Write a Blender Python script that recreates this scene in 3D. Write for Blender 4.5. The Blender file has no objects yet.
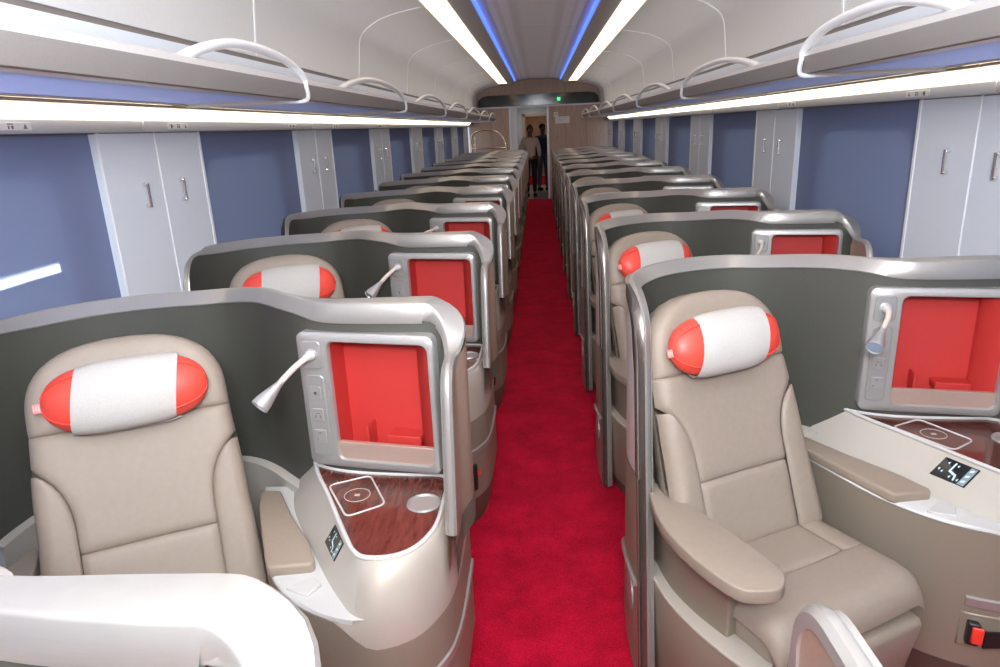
import bpy, bmesh, math, random
from mathutils import Vector, Matrix
random.seed(4)
S = bpy.context.scene
COL = S.collection
PI = math.pi

# ------------------------------------------------------------------ camera, world, exposure
cam_data = bpy.data.cameras.new('camera'); cam = bpy.data.objects.new('camera', cam_data); COL.objects.link(cam)
cam_data.sensor_width = 36.0; cam_data.lens = 24.48; cam_data.clip_start = 0.02; cam_data.clip_end = 200
def aim_camera():
    f = 680.0; cx, cy = 500.0, 333.5
    y = Vector((538-cx, 126-cy, f)).normalized()
    d = Vector((597-cx, 2583-cy, f)); d -= y*d.dot(y); d.normalize()
    z = -d; x = y.cross(z)
    right = Vector((x[0], y[0], z[0])); down = Vector((x[1], y[1], z[1])); fwd = Vector((x[2], y[2], z[2]))
    m = Matrix((right, -down, -fwd)).transposed().to_4x4()
    m.translation = Vector((-0.015, 0.0, 1.66))
    cam.matrix_world = m
aim_camera()
S.camera = cam
S.view_settings.view_transform = 'Standard'; S.view_settings.look = 'None'
S.view_settings.gamma = 1.0; S.view_settings.use_curve_mapping = False
S.view_settings.exposure = 0.52
W = bpy.data.worlds.new('platform_daylight'); S.world = W; W.use_nodes = True
W.node_tree.nodes['Background'].inputs[0].default_value = (0.62, 0.72, 0.9, 1)
W.node_tree.nodes['Background'].inputs[1].default_value = 0.7

FLASH_POWER = 5.5
def area_light(name, loc, target, sx, sy, power, color):
    l = bpy.data.lights.new(name, 'AREA'); l.shape = 'RECTANGLE'; l.size = sx; l.size_y = sy; l.energy = power; l.color = color
    o = bpy.data.objects.new(name, l); COL.objects.link(o); o.location = loc
    o.rotation_euler = (Vector(target)-Vector(loc)).to_track_quat('-Z', 'Y').to_euler()
    return o
# the photographer's flash, held above the camera with a soft box
area_light('camera_flash', (0.05, -0.25, 2.0), (0.05, 3.2, 1.05), 0.5, 0.35, FLASH_POWER, (0.90, 0.95, 1.0))
# the same flash bounced off the ceiling over the photographer
area_light('flash_bounce', (0.0, -0.1, 2.45), (0.0, 1.6, 0.2), 2.0, 1.6, 40.0, (0.88, 0.94, 1.0))
area_light('flash_up', (0.0, -0.35, 2.05), (0.0, 0.8, 2.6), 0.5, 0.4, 62.0, (0.88, 0.94, 1.0))
# unseen fill lights added above the luggage racks to brighten the ceiling
for sx in (-1, 1):
    o = area_light('ceiling_fill', (sx*1.25, 6.2, 1.90), (0, 6.2, 2.6), 0.10, 18.6, 15.0, (1.0, 0.92, 0.83))
    zax = -(Vector((sx*0.95, 0, 2.6))-Vector((sx*1.25, 0, 1.90))).normalized(); yax = Vector((0, 1, 0)); xax = yax.cross(zax)
    o.rotation_euler = Matrix((xax, yax, zax)).transposed().to_euler()

# ------------------------------------------------------------------ materials
MATS = {}
def mat(name, color, rough=0.5, metal=0.0, coat=0.0, noise=0.0, nscale=40.0, bump=0.0, bscale=300.0, emit=None, estr=0.0, spec=0.5, sheen=0.0, stretch=None, alpha=1.0, trans=0.0):
    m = bpy.data.materials.new(name); m.use_nodes = True; nt = m.node_tree
    b = nt.nodes['Principled BSDF']
    c = (color[0], color[1], color[2], 1)
    b.inputs['Base Color'].default_value = c; b.inputs['Roughness'].default_value = rough; b.inputs['Metallic'].default_value = metal
    b.inputs['Specular IOR Level'].default_value = spec
    b.inputs['Coat Weight'].default_value = coat; b.inputs['Coat Roughness'].default_value = 0.08
    b.inputs['Sheen Weight'].default_value = sheen; b.inputs['Alpha'].default_value = alpha
    b.inputs['Transmission Weight'].default_value = trans
    if emit:
        b.inputs['Emission Color'].default_value = (emit[0], emit[1], emit[2], 1); b.inputs['Emission Strength'].default_value = estr
    tc = nt.nodes.new('ShaderNodeTexCoord'); mp = nt.nodes.new('ShaderNodeMapping'); nt.links.new(tc.outputs['Object'], mp.inputs['Vector'])
    if stretch: mp.inputs['Scale'].default_value = stretch
    if noise > 0:
        n = nt.nodes.new('ShaderNodeTexNoise'); n.inputs['Scale'].default_value = nscale; n.inputs['Detail'].default_value = 4
        nt.links.new(mp.outputs[0], n.inputs['Vector'])
        r = nt.nodes.new('ShaderNodeValToRGB'); nt.links.new(n.outputs['Fac'], r.inputs['Fac'])
        r.color_ramp.elements[0].position = 0.3; r.color_ramp.elements[1].position = 0.7
        r.color_ramp.elements[0].color = tuple(max(0, v*(1-noise)) for v in color)+(1,)
        r.color_ramp.elements[1].color = tuple(min(1, v*(1+noise)) for v in color)+(1,)
        nt.links.new(r.outputs['Color'], b.inputs['Base Color'])
    if bump > 0:
        n2 = nt.nodes.new('ShaderNodeTexNoise'); n2.inputs['Scale'].default_value = bscale; n2.inputs['Detail'].default_value = 2
        nt.links.new(mp.outputs[0], n2.inputs['Vector'])
        bp = nt.nodes.new('ShaderNodeBump'); bp.inputs['Strength'].default_value = bump; bp.inputs['Distance'].default_value = 0.002
        nt.links.new(n2.outputs['Fac'], bp.inputs['Height']); nt.links.new(bp.outputs[0], b.inputs['Normal'])
    MATS[name] = m
    return m
M = MATS
mat('liner', (0.066, 0.064, 0.052), 0.55, noise=0.06, nscale=200, bump=0.25, bscale=700)
mat('dark_reflect_chrome', (0.20, 0.17, 0.155), 0.22, metal=0.8)  # dark reflections of carpet and cabin put into the metal's colour
mat('satin_metal', (0.43, 0.405, 0.375), 0.36, metal=0.6, noise=0.03, nscale=30, stretch=(1, 1, 60))
mat('wing_metal', (0.44, 0.305, 0.235), 0.38, metal=0.45, noise=0.04, nscale=80)
mat('champagne', (0.47, 0.415, 0.35), 0.42, metal=0.12, coat=0.08, noise=0.02, nscale=400)
mat('pale_shell', (0.66, 0.64, 0.61), 0.35, metal=0.25, coat=0.2)
mat('bronze', (0.27, 0.222, 0.17), 0.45, metal=0.2, noise=0.06, nscale=500)
mat('dark_bronze', (0.12, 0.095, 0.075), 0.5, noise=0.05, nscale=300)
mat('cream', (0.49, 0.445, 0.385), 0.4, coat=0.15, noise=0.015, nscale=300)
mat('offwhite', (0.57, 0.55, 0.525), 0.4)
mat('leather', (0.295, 0.236, 0.186), 0.5, noise=0.03, nscale=60, bump=0.3, bscale=900)
mat('leather_pad', (0.305, 0.24, 0.182), 0.48, noise=0.03, nscale=80, bump=0.3, bscale=900)
mat('red_leather', (0.72, 0.062, 0.040), 0.42, bump=0.15, bscale=500)
mat('linen', (0.50, 0.468, 0.435), 0.85, noise=0.05, nscale=250, bump=0.5, bscale=600)
mat('red_felt', (0.48, 0.028, 0.023), 0.6, noise=0.05, nscale=300, bump=0.15, bscale=800)
mat('reddened_silver', (0.56, 0.40, 0.33), 0.36, metal=0.5, noise=0.06, nscale=60, stretch=(1, 1, 30))  # brushed silver, the niche's red reflection painted into its colour
mat('niche_silver', (0.45, 0.435, 0.415), 0.38, metal=0.55, noise=0.02, nscale=300)
mat('plate_silver', (0.40, 0.385, 0.37), 0.4, metal=0.5)
mat('chrome', (0.80, 0.80, 0.80), 0.14, metal=1.0)
mat('lamp_silver', (0.52, 0.52, 0.52), 0.28, metal=0.6)
mat('stem_tan', (0.62, 0.53, 0.45), 0.5)
mat('lens', (0.25, 0.30, 0.38), 0.15, coat=0.5)
mat('black_plastic', (0.015, 0.015, 0.016), 0.4)
mat('button_red', (0.85, 0.05, 0.03), 0.4)
mat('display_black', (0.012, 0.014, 0.018), 0.12, coat=0.5)
mat('display_icon', (0.45, 0.60, 0.62), 0.4, emit=(0.5, 0.7, 0.72), estr=0.25)
mat('display_grey', (0.22, 0.28, 0.30), 0.4)
mat('tag_pink', (0.80, 0.20, 0.18), 0.6)
mat('dark_seam', (0.03, 0.028, 0.026), 0.8)
# mahogany table top
def wood(name, c1, c2, scale, stretch, rough, coat):
    m = mat(name, c1, rough, coat=coat); nt = m.node_tree; b = nt.nodes['Principled BSDF']
    tc = nt.nodes.new('ShaderNodeTexCoord'); mp = nt.nodes.new('ShaderNodeMapping'); mp.inputs['Scale'].default_value = stretch
    nt.links.new(tc.outputs['Object'], mp.inputs['Vector'])
    n = nt.nodes.new('ShaderNodeTexNoise'); n.inputs['Scale'].default_value = scale; n.inputs['Detail'].default_value = 5; n.inputs['Distortion'].default_value = 0.6
    nt.links.new(mp.outputs[0], n.inputs['Vector'])
    r = nt.nodes.new('ShaderNodeValToRGB'); r.color_ramp.elements[0].color = c1+(1,); r.color_ramp.elements[1].color = c2+(1,)
    r.color_ramp.elements[0].position = 0.35; r.color_ramp.elements[1].position = 0.68
    nt.links.new(n.outputs['Fac'], r.inputs['Fac']); nt.links.new(r.outputs[0], b.inputs['Base Color'])
    return m
wood('mahogany', (0.075, 0.020, 0.015), (0.145, 0.045, 0.033), 10, (7.0, 1.2, 1.0), 0.16, 0.5)
wood('oak_laminate', (0.40, 0.275, 0.20), (0.52, 0.37, 0.28), 9, (9.0, 1.0, 0.5), 0.5, 0.0)
# setting
def carpet_mat():
    m = mat('red_carpet', (0.30, 0.004, 0.018), 0.95, spec=0.1, sheen=0.25); nt = m.node_tree; b = nt.nodes['Principled BSDF']
    b.inputs['Sheen Tint'].default_value = (0.9, 0.05, 0.1, 1)
    tc = nt.nodes.new('ShaderNodeTexCoord')
    n = nt.nodes.new('ShaderNodeTexNoise'); n.inputs['Scale'].default_value = 5; n.inputs['Detail'].default_value = 6; n.inputs['Roughness'].default_value = 0.75
    n2 = nt.nodes.new('ShaderNodeTexNoise'); n2.inputs['Scale'].default_value = 160; n2.inputs['Detail'].default_value = 3
    nt.links.new(tc.outputs['Object'], n.inputs['Vector']); nt.links.new(tc.outputs['Object'], n2.inputs['Vector'])
    mx = nt.nodes.new('ShaderNodeMix'); mx.data_type = 'FLOAT'; mx.inputs['Factor'].default_value = 0.45
    nt.links.new(n.outputs['Fac'], mx.inputs[2]); nt.links.new(n2.outputs['Fac'], mx.inputs[3])
    r = nt.nodes.new('ShaderNodeValToRGB')
    r.color_ramp.elements[0].position = 0.36; r.color_ramp.elements[0].color = (0.22, 0.001, 0.010, 1)
    r.color_ramp.elements[1].position = 0.64; r.color_ramp.elements[1].color = (0.66, 0.006, 0.038, 1)
    nt.links.new(mx.outputs[0], r.inputs['Fac']); nt.links.new(r.outputs[0], b.inputs['Base Color'])
    bp = nt.nodes.new('ShaderNodeBump'); bp.inputs['Strength'].default_value = 0.8; bp.inputs['Distance'].default_value = 0.006
    nt.links.new(n2.outputs['Fac'], bp.inputs['Height']); nt.links.new(bp.outputs[0], b.inputs['Normal'])
carpet_mat()
mat('wall_white', (0.775, 0.815, 0.86), 0.5, noise=0.015, nscale=60, stretch=(1, 1, 8))
mat('trim_white', (0.80, 0.81, 0.83), 0.35)
mat('rail_grey', (0.62, 0.635, 0.65), 0.38, metal=0.2)
mat('ceiling_grey', (0.64, 0.635, 0.625), 0.6, noise=0.02, nscale=60)
mat('rack_fabric', (0.32, 0.295, 0.275), 0.65, noise=0.06, nscale=400, bump=0.2, bscale=700)
mat('rack_lip', (0.70, 0.68, 0.66), 0.38, metal=0.3)
mat('rack_underside', (0.54, 0.63, 0.96), 0.5)
def shelf_glass():
    nt = M['rack_underside'].node_tree; b = nt.nodes['Principled BSDF']; t = nt.nodes.new('ShaderNodeBsdfTranslucent'); t.inputs[0].default_value = (0.68, 0.76, 1.0, 1)
    mx = nt.nodes.new('ShaderNodeMixShader'); mx.inputs[0].default_value = 0.55
    nt.links.new(b.outputs[0], mx.inputs[1]); nt.links.new(t.outputs[0], mx.inputs[2]); nt.links.new(mx.outputs[0], nt.nodes['Material Output'].inputs[0])
shelf_glass()
mat('loop_white', (0.86, 0.86, 0.87), 0.3, coat=0.3)
mat('groove', (0.22, 0.19, 0.17), 0.6)
mat('lamp_warm', (1, 0.95, 0.85), 0.5, emit=(1.0, 0.76, 0.50), estr=1.5)
mat('strip_white', (1, 1, 1), 0.5, emit=(1.0, 0.86, 0.66), estr=2.2)
mat('strip_trim', (0.72, 0.60, 0.46), 0.35, metal=0.4)
mat('led_blue', (0.2, 0.35, 1), 0.5, emit=(0.09, 0.21, 0.95), estr=1.0)
mat('lamp_housing', (0.56, 0.55, 0.54), 0.4, metal=0.3)
mat('black_glass', (0.01, 0.01, 0.012), 0.08)
mat('brass', (0.70, 0.56, 0.36), 0.25, metal=1.0)
mat('sign_white', (0.75, 0.72, 0.68), 0.5)
mat('print_grey', (0.22, 0.18, 0.16), 0.6)
mat('exit_green', (0.02, 0.5, 0.15), 0.5, emit=(0.05, 0.9, 0.25), estr=1.5)
mat('vestibule_grey', (0.50, 0.53, 0.54), 0.4)
mat('vestibule_floor', (0.20, 0.20, 0.20), 0.35)
mat('skin', (0.16, 0.085, 0.055), 0.5)
mat('hair', (0.012, 0.010, 0.010), 0.7)
mat('hair_brown', (0.10, 0.035, 0.015), 0.7)
mat('sweater_beige', (0.62, 0.53, 0.43), 0.9, noise=0.08, nscale=80)
mat('black_cloth', (0.012, 0.012, 0.014), 0.85)
mat('navy_cloth', (0.02, 0.035, 0.07), 0.85)
mat('jeans', (0.07, 0.10, 0.17), 0.85, noise=0.2, nscale=60)
mat('eye_white', (0.7, 0.68, 0.65), 0.4)
def ceiling_mesh_mat():
    m = mat('perforated_metal', (0.40, 0.40, 0.41), 0.36, metal=0.1); nt = m.node_tree; b = nt.nodes['Principled BSDF']
    tc = nt.nodes.new('ShaderNodeTexCoord'); mp = nt.nodes.new('ShaderNodeMapping'); nt.links.new(tc.outputs['Object'], mp.inputs['Vector'])
    v = nt.nodes.new('ShaderNodeTexVoronoi'); v.inputs['Scale'].default_value = 110; v.inputs['Randomness'].default_value = 0.0
    nt.links.new(mp.outputs[0], v.inputs['Vector'])
    r = nt.nodes.new('ShaderNodeValToRGB'); r.color_ramp.elements[0].position = 0.28; r.color_ramp.elements[1].position = 0.34
    r.color_ramp.elements[0].color = (0.42, 0.43, 0.44, 1); r.color_ramp.elements[1].color = (0.88, 0.89, 0.90, 1)
    nt.links.new(v.outputs['Distance'], r.inputs['Fac']); nt.links.new(r.outputs[0], b.inputs['Base Color'])
ceiling_mesh_mat()
def blind_mat():
    # roller blind cloth, woven with a fine vertical rib, thin enough to let a little daylight through
    m = mat('blind_blue', (0.135, 0.165, 0.285), 0.6); nt = m.node_tree; b = nt.nodes['Principled BSDF']
    b.inputs['Roughness'].default_value = 0.75; b.inputs['Specular IOR Level'].default_value = 0.25
    tc = nt.nodes.new('ShaderNodeTexCoord'); wv = nt.nodes.new('ShaderNodeTexWave'); wv.bands_direction = 'Y'; wv.inputs['Scale'].default_value = 70; wv.inputs['Distortion'].default_value = 1.5; wv.inputs['Detail'].default_value = 2
    nt.links.new(tc.outputs['Object'], wv.inputs['Vector'])
    r = nt.nodes.new('ShaderNodeValToRGB'); r.color_ramp.elements[0].color = (0.225, 0.262, 0.425, 1); r.color_ramp.elements[1].color = (0.262, 0.305, 0.480, 1)
    nt.links.new(wv.outputs['Fac'], r.inputs['Fac']); nt.links.new(r.outputs[0], b.inputs['Base Color'])
    tr = nt.nodes.new('ShaderNodeBsdfTransparent'); mx = nt.nodes.new('ShaderNodeMixShader'); mx.inputs[0].default_value = 0.30
    out = nt.nodes['Material Output']
    nt.links.new(b.outputs[0], mx.inputs[1]); nt.links.new(tr.outputs[0], mx.inputs[2]); nt.links.new(mx.outputs[0], out.inputs[0])
blind_mat()
def glass_mat():
    m = mat('window_glass', (0.9, 0.95, 1.0), 0.02); nt = m.node_tree
    tr = nt.nodes.new('ShaderNodeBsdfTransparent'); tr.inputs[0].default_value = (0.75, 0.82, 0.88, 1)
    gl = nt.nodes.new('ShaderNodeBsdfGlossy'); gl.inputs['Roughness'].default_value = 0.02
    mx = nt.nodes.new('ShaderNodeMixShader'); mx.inputs[0].default_value = 0.06; nt.links.new(tr.outputs[0], mx.inputs[1]); nt.links.new(gl.outputs[0], mx.inputs[2])
    nt.links.new(mx.outputs[0], nt.nodes['Material Output'].inputs[0])
glass_mat()

# ------------------------------------------------------------------ mesh helpers
class MB:
    def __init__(self): self.v = []; self.f = []
    def add(self, vs, fs):
        k = len(self.v); self.v += [tuple(p) for p in vs]; self.f += [tuple(i+k for i in f) for f in fs]; return self
    def box(self, x0, x1, y0, y1, z0, z1):
        return self.add([(x0,y0,z0),(x1,y0,z0),(x1,y1,z0),(x0,y1,z0),(x0,y0,z1),(x1,y0,z1),(x1,y1,z1),(x0,y1,z1)],
                        [(0,3,2,1),(4,5,6,7),(0,1,5,4),(1,2,6,5),(2,3,7,6),(3,0,4,7)])
    def obox(self, c, ax, ay, az, hx, hy, hz):
        c = Vector(c); ax, ay, az = Vector(ax)*hx, Vector(ay)*hy, Vector(az)*hz
        vs = [c+sx*ax+sy*ay+sz*az for sz in (-1,1) for sx, sy in ((-1,-1),(1,-1),(1,1),(-1,1))]
        return self.add(vs, [(0,3,2,1),(4,5,6,7),(0,1,5,4),(1,2,6,5),(2,3,7,6),(3,0,4,7)])
    def prism(self, poly, z0, z1):
        n = len(poly)
        vs = [(p[0],p[1],z0) for p in poly]+[(p[0],p[1],z1) for p in poly]
        return self.add(vs, [tuple(range(n-1,-1,-1)), tuple(range(n,2*n))]+[(i,(i+1)%n,n+(i+1)%n,n+i) for i in range(n)])
    def grid(self, rows, close_u=False, close_v=False, flip=False):
        n = len(rows); m = len(rows[0]); vs = [p for r in rows for p in r]; fs = []
        for i in range(n if close_u else n-1):
            for j in range(m if close_v else m-1):
                a, b, c, d = i*m+j, i*m+(j+1)%m, ((i+1)%n)*m+(j+1)%m, ((i+1)%n)*m+j
                fs.append((a,d,c,b) if flip else (a,b,c,d))
        return self.add(vs, fs)
    def tube(self, path, r, n=8, caps=True, sx=1.0, sy=1.0, up=None):
        P = [Vector(p) for p in path]; rings = []
        R = r if isinstance(r, (list, tuple)) else [r]*len(P)
        ref = None
        for i, p in enumerate(P):
            t = (P[min(i+1,len(P)-1)]-P[max(i-1,0)]).normalized()
            if ref is None:
                ref = Vector(up) if up else (Vector((0,0,1)) if abs(t.z) < 0.9 else Vector((1,0,0)))
            a = ref-t*ref.dot(t)
            if a.length < 1e-5: a = t.orthogonal()
            a.normalize(); b = t.cross(a); ref = a
            rings.append([p+(a*math.cos(2*PI*k/n)*sx+b*math.sin(2*PI*k/n)*sy)*R[i] for k in range(n)])
        k = len(self.v); self.grid(rings, close_v=True, flip=True)
        if caps:
            self.f.append(tuple(k+j for j in range(n))); e = k+(len(P)-1)*n; self.f.append(tuple(e+j for j in range(n-1,-1,-1)))
        return self
    def lathe(self, prof, c=(0,0,0), axis=(0,0,1), n=20):
        az = Vector(axis).normalized(); ax = az.orthogonal().normalized(); ay = az.cross(ax); c = Vector(c)
        rows = [[c+az*z+(ax*math.cos(2*PI*k/n)+ay*math.sin(2*PI*k/n))*r for k in range(n)] for r, z in prof]
        k = len(self.v); self.grid(rows, close_v=True)
        if prof[0][0] > 1e-6: self.f.append(tuple(k+j for j in range(n-1,-1,-1)))
        e = k+(len(prof)-1)*n
        if prof[-1][0] > 1e-6: self.f.append(tuple(e+j for j in range(n)))
        return self
    def mesh(self, name, m, bevel=0.0, seg=2, smooth=40, recalc=True):
        me = bpy.data.meshes.new(name)
        bm = bmesh.new()
        vs = [bm.verts.new(p) for p in self.v]
        for f in self.f:
            try: bm.faces.new([vs[i] for i in f])
            except ValueError: pass
        bmesh.ops.remove_doubles(bm, verts=bm.verts, dist=1e-5)
        if recalc: bmesh.ops.recalc_face_normals(bm, faces=bm.faces)
        if bevel > 0:
            es = [e for e in bm.edges if len(e.link_faces) == 2 and e.calc_face_angle(0) > math.radians(35)]
            bmesh.ops.bevel(bm, geom=es, offset=bevel, segments=seg, affect='EDGES', profile=0.5, clamp_overlap=True)
        bm.to_mesh(me); bm.free()
        if smooth:
            for p in me.polygons: p.use_smooth = True
            me.set_sharp_from_angle(angle=math.radians(smooth))
        me.materials.append(M[m] if isinstance(m, str) else m)
        return me
def spline(pts, n=8, closed=False):
    P = [Vector(p) for p in pts]; out = []; N = len(P)
    for i in range(N if closed else N-1):
        if closed: p0, p1, p2, p3 = P[(i-1)%N], P[i], P[(i+1)%N], P[(i+2)%N]
        else: p0, p1, p2, p3 = P[max(i-1,0)], P[i], P[i+1], P[min(i+2,N-1)]
        for k in range(n):
            t = k/n
            out.append(0.5*((2*p1)+(p2-p0)*t+(2*p0-5*p1+4*p2-p3)*t*t+(3*p1-p0-3*p2+p3)*t**3))
    if not closed: out.append(P[-1])
    return out
def rrect(cx, cy, hx, hy, r, n=5):
    out = []
    for sx, sy, a0 in ((1,1,0),(-1,1,90),(-1,-1,180),(1,-1,270)):
        for k in range(n+1):
            a = math.radians(a0+90*k/n); out.append((cx+sx*(hx-r)+r*math.cos(a), cy+sy*(hy-r)+r*math.sin(a)))
    return out

# ------------------------------------------------------------------ object helpers
def link(name, data=None, parent=None, loc=None, rotz=0.0):
    o = bpy.data.objects.new(name, data); COL.objects.link(o)
    if loc is not None: o.location = loc
    if rotz: o.rotation_euler = (0,0,rotz)
    if parent: o.parent = parent
    return o
def tag(o, label=None, cat=None, group=None, kind=None):
    if label: o['label'] = label
    if cat: o['category'] = cat
    if group: o['group'] = group
    if kind: o['kind'] = kind
    return o
def thing(name, loc, label, cat, group=None, rotz=0.0):
    return tag(link(name, None, None, loc, rotz), label, cat, group)
class Node:
    def __init__(self, name, me, kids=(), label=None): self.name, self.me, self.kids, self.label = name, me, list(kids), label
def place(nodes, parent):
    out = []
    for nd in nodes:
        o = link(nd.name, nd.me, parent)
        if nd.label: o['label'] = nd.label
        place(nd.kids, o); out.append(o)
    return out
ORD = ['first','second','third','fourth','fifth','sixth','seventh','eighth','ninth','tenth','eleventh','twelfth','thirteenth']

# ------------------------------------------------------------------ the setting
WX = 1.555; Y0 = -3.2; Y1 = 16.5; PITCH_W = 2.1
fl = MB().box(-1.75, 1.75, Y0-0.1, Y1+0.02, -0.12, 0.0); tag(link('floor', fl.mesh('floor', 'red_carpet', smooth=0)), kind='structure')
# side walls: a backing with window openings, panels with coat hooks, trims
def side_wall(sgn, side, centres, pw):
    X = sgn*WX
    lo, hi = 0.62, 1.70
    rng = lambda a, b: (min(a, b), max(a, b))
    mb = MB()
    xa, xb = rng(X, X+sgn*0.06)
    mb.box(xa, xb, Y0, Y1, 0.0, lo); mb.box(xa, xb, Y0, Y1, hi, 2.05)
    edges = []
    for c in centres:
        a, b = max(Y0, c-pw/2), min(Y1, c+pw/2)
        edges.append((a, b)); mb.box(xa, xb, a, b, lo, hi)
    wall = tag(link('wall_'+side, mb.mesh('wall', 'wall_white', smooth=0)), kind='structure')
    hook_cnt = 0
    for c, (a, b) in zip(centres, edges):
        if b-a < 0.3: continue
        for h, (p, q) in enumerate(((a+0.012, c-0.004), (c+0.004, b-0.012))):
            x0, x1 = rng(X, X-sgn*0.012)
            pn = link('wall_panel', MB().box(x0, x1, p, q, lo-0.05, hi-0.002).mesh('wall_panel', 'wall_white', 0.003, 1), wall)
            yy = p+(q-p)*(0.62 if h == 0 else 0.38); xx = X-sgn*0.012
            hk = MB()
            hk.lathe([(0.009,0),(0.009,0.012),(0.006,0.018)], (xx, yy, 1.505), (-sgn,0,0), 10)
            hk.lathe([(0.009,0),(0.009,0.012),(0.006,0.018)], (xx, yy, 1.425), (-sgn,0,0), 10)
            hk.tube([(xx-sgn*0.016, yy, 1.510-0.09*k/6) for k in range(7)], 0.0065, 8)
            link('coat_hook', hk.mesh('coat_hook', 'chrome'), pn)
        for yy in (a+0.004, b-0.004, c):
            w = 0.010 if yy != c else 0.0035
            x0, x1 = rng(X, X-sgn*0.016)
            link('edge_strip', MB().box(x0, x1, yy-w, yy+w, lo-0.05, hi-0.001).mesh('edge_strip', 'trim_white', 0.002, 1), wall)
    # windows between the panels
    n = 0
    for (a0, b0), (a1, b1) in zip(edges[:-1], edges[1:]):
        p, q = b0, a1; n += 1
        num = n if sgn < 0 else n+20
        fr = MB(); cy, cz = (p+q)/2, 1.17
        # surround with a rounded opening
        outer = rrect(cy, cz, (q-p)/2, (hi-lo)/2, 0.002, 6); inner = rrect(cy, 1.23, (q-p)/2-0.17, 0.34, 0.12, 6)
        xs = (X+sgn*0.062, X+sgn*0.10)
        rows = [[(xs[0], u, v) for u, v in outer], [(xs[0], u, v) for u, v in inner], [(xs[1], u, v) for u, v in inner], [(xs[1], u, v) for u, v in outer]]
        fr.grid(rows, close_v=True, close_u=True)
        win = tag(link('window_%d' % num, fr.mesh('window_surround', 'wall_white', smooth=0)), kind='structure')
        link('glass_pane', MB().prism([(u, v) for u, v in rrect(cy, 1.23, (q-p)/2-0.15, 0.36, 0.12, 6)], 0, 0.006).mesh('glass_pane', 'window_glass', smooth=0), win)
        gp = win.children[-1]; gp.matrix_local = Matrix(((0,0,sgn,X+sgn*0.085),(1,0,0,0),(0,1,0,0),(0,0,0,1)))
        x0, x1 = rng(X+sgn*0.018, X+sgn*0.020)
        bl = link('roller_blind', MB().box(x0, x1, p, q, lo, hi-0.002).mesh('roller_blind', 'blind_blue', smooth=0), win)
        x0, x1 = rng(X+sgn*0.012, X+sgn*0.032)
        link('blind_bottom_bar', MB().box(x0, x1, p+0.004, q-0.004, lo, lo+0.03).mesh('blind_bottom_bar', 'rail_grey', 0.003, 1), win)
    # baseboard
    x0, x1 = rng(X-sgn*0.02, X)
    tag(link('baseboard_'+side, MB().box(x0, x1, Y0, Y1, 0, 0.10).mesh('baseboard', 'rail_grey', 0.004, 1)), kind='structure')
    return wall
LC = [2.745+2.045*k for k in range(-2, 7)]; RC = [2.61+2.17*k for k in range(-2, 7)]
side_wall(-1, 'left', LC, 0.74); side_wall(1, 'right', RC, 0.80)

# rails above the windows (trim), in sections with a control plate each
def call_plate(x, y, sgn, parent):
    pl = link('control_plate', MB().box(min(x, x-sgn*0.004), max(x, x-sgn*0.004), y-0.085, y+0.085, 1.709, 1.733).mesh('control_plate', 'trim_white', 0.001, 1), parent)
    xx = x-sgn*0.004; a, b = min(xx, xx-sgn*0.002), max(xx, xx-sgn*0.002)
    mk = MB()
    mk.box(a, b, y-0.062, y-0.052, 1.713, 1.729)                                  # reading light bar
    mk.box(a, b, y-0.050, y-0.046, 1.719, 1.724)
    mk.box(a, b, y-0.010, y+0.010, 1.726, 1.729); mk.box(a, b, y-0.010, y-0.006, 1.714, 1.723); mk.box(a, b, y+0.004, y+0.010, 1.714, 1.723)
    mk.add([(a if sgn > 0 else b, y+0.048, 1.714), (a if sgn > 0 else b, y+0.066, 1.714), (a if sgn > 0 else b, y+0.057, 1.729)], [(0,1,2)])
    link('control_marks', mk.mesh('control_marks', 'print_grey', smooth=0), pl)
def rails(sgn, num, centres, plates):
    X = sgn*WX; e = [Y0]+[c-0.10 for c in centres if Y0+0.2 < c-0.10]+[Y1]
    base = MB().box(min(X, X-sgn*0.01), max(X, X-sgn*0.01), Y0, Y1, 1.697, 1.79)
    tr = tag(link('trim_%d' % num, base.mesh('rail_backing', 'groove', smooth=0)), kind='structure')
    for a, b in zip(e[:-1], e[1:]):
        x0, x1 = min(X-sgn*0.01, X-sgn*0.034), max(X-sgn*0.01, X-sgn*0.034)
        rs = link('rail_section', MB().box(x0, x1, a+0.004, b-0.004, 1.700, 1.742).mesh('rail_section', 'rail_grey', 0.004, 2), tr)
    for y in plates: call_plate(X-sgn*0.034, y, sgn, tr)
    return e
eL = rails(-1, 1, LC, [1.95, 2.90, 4.30] + [LC[3]+0.45+2.135*k for k in range(0, 6)] + [LC[3]-0.2+2.135*k for k in range(1, 5)])
eR = rails(1, 2, RC, [3.0, 4.45] + [RC[3]+0.3+2.09*k for k in range(1, 5)] + [RC[3]-0.5+2.09*k for k in range(1, 5)])

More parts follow.
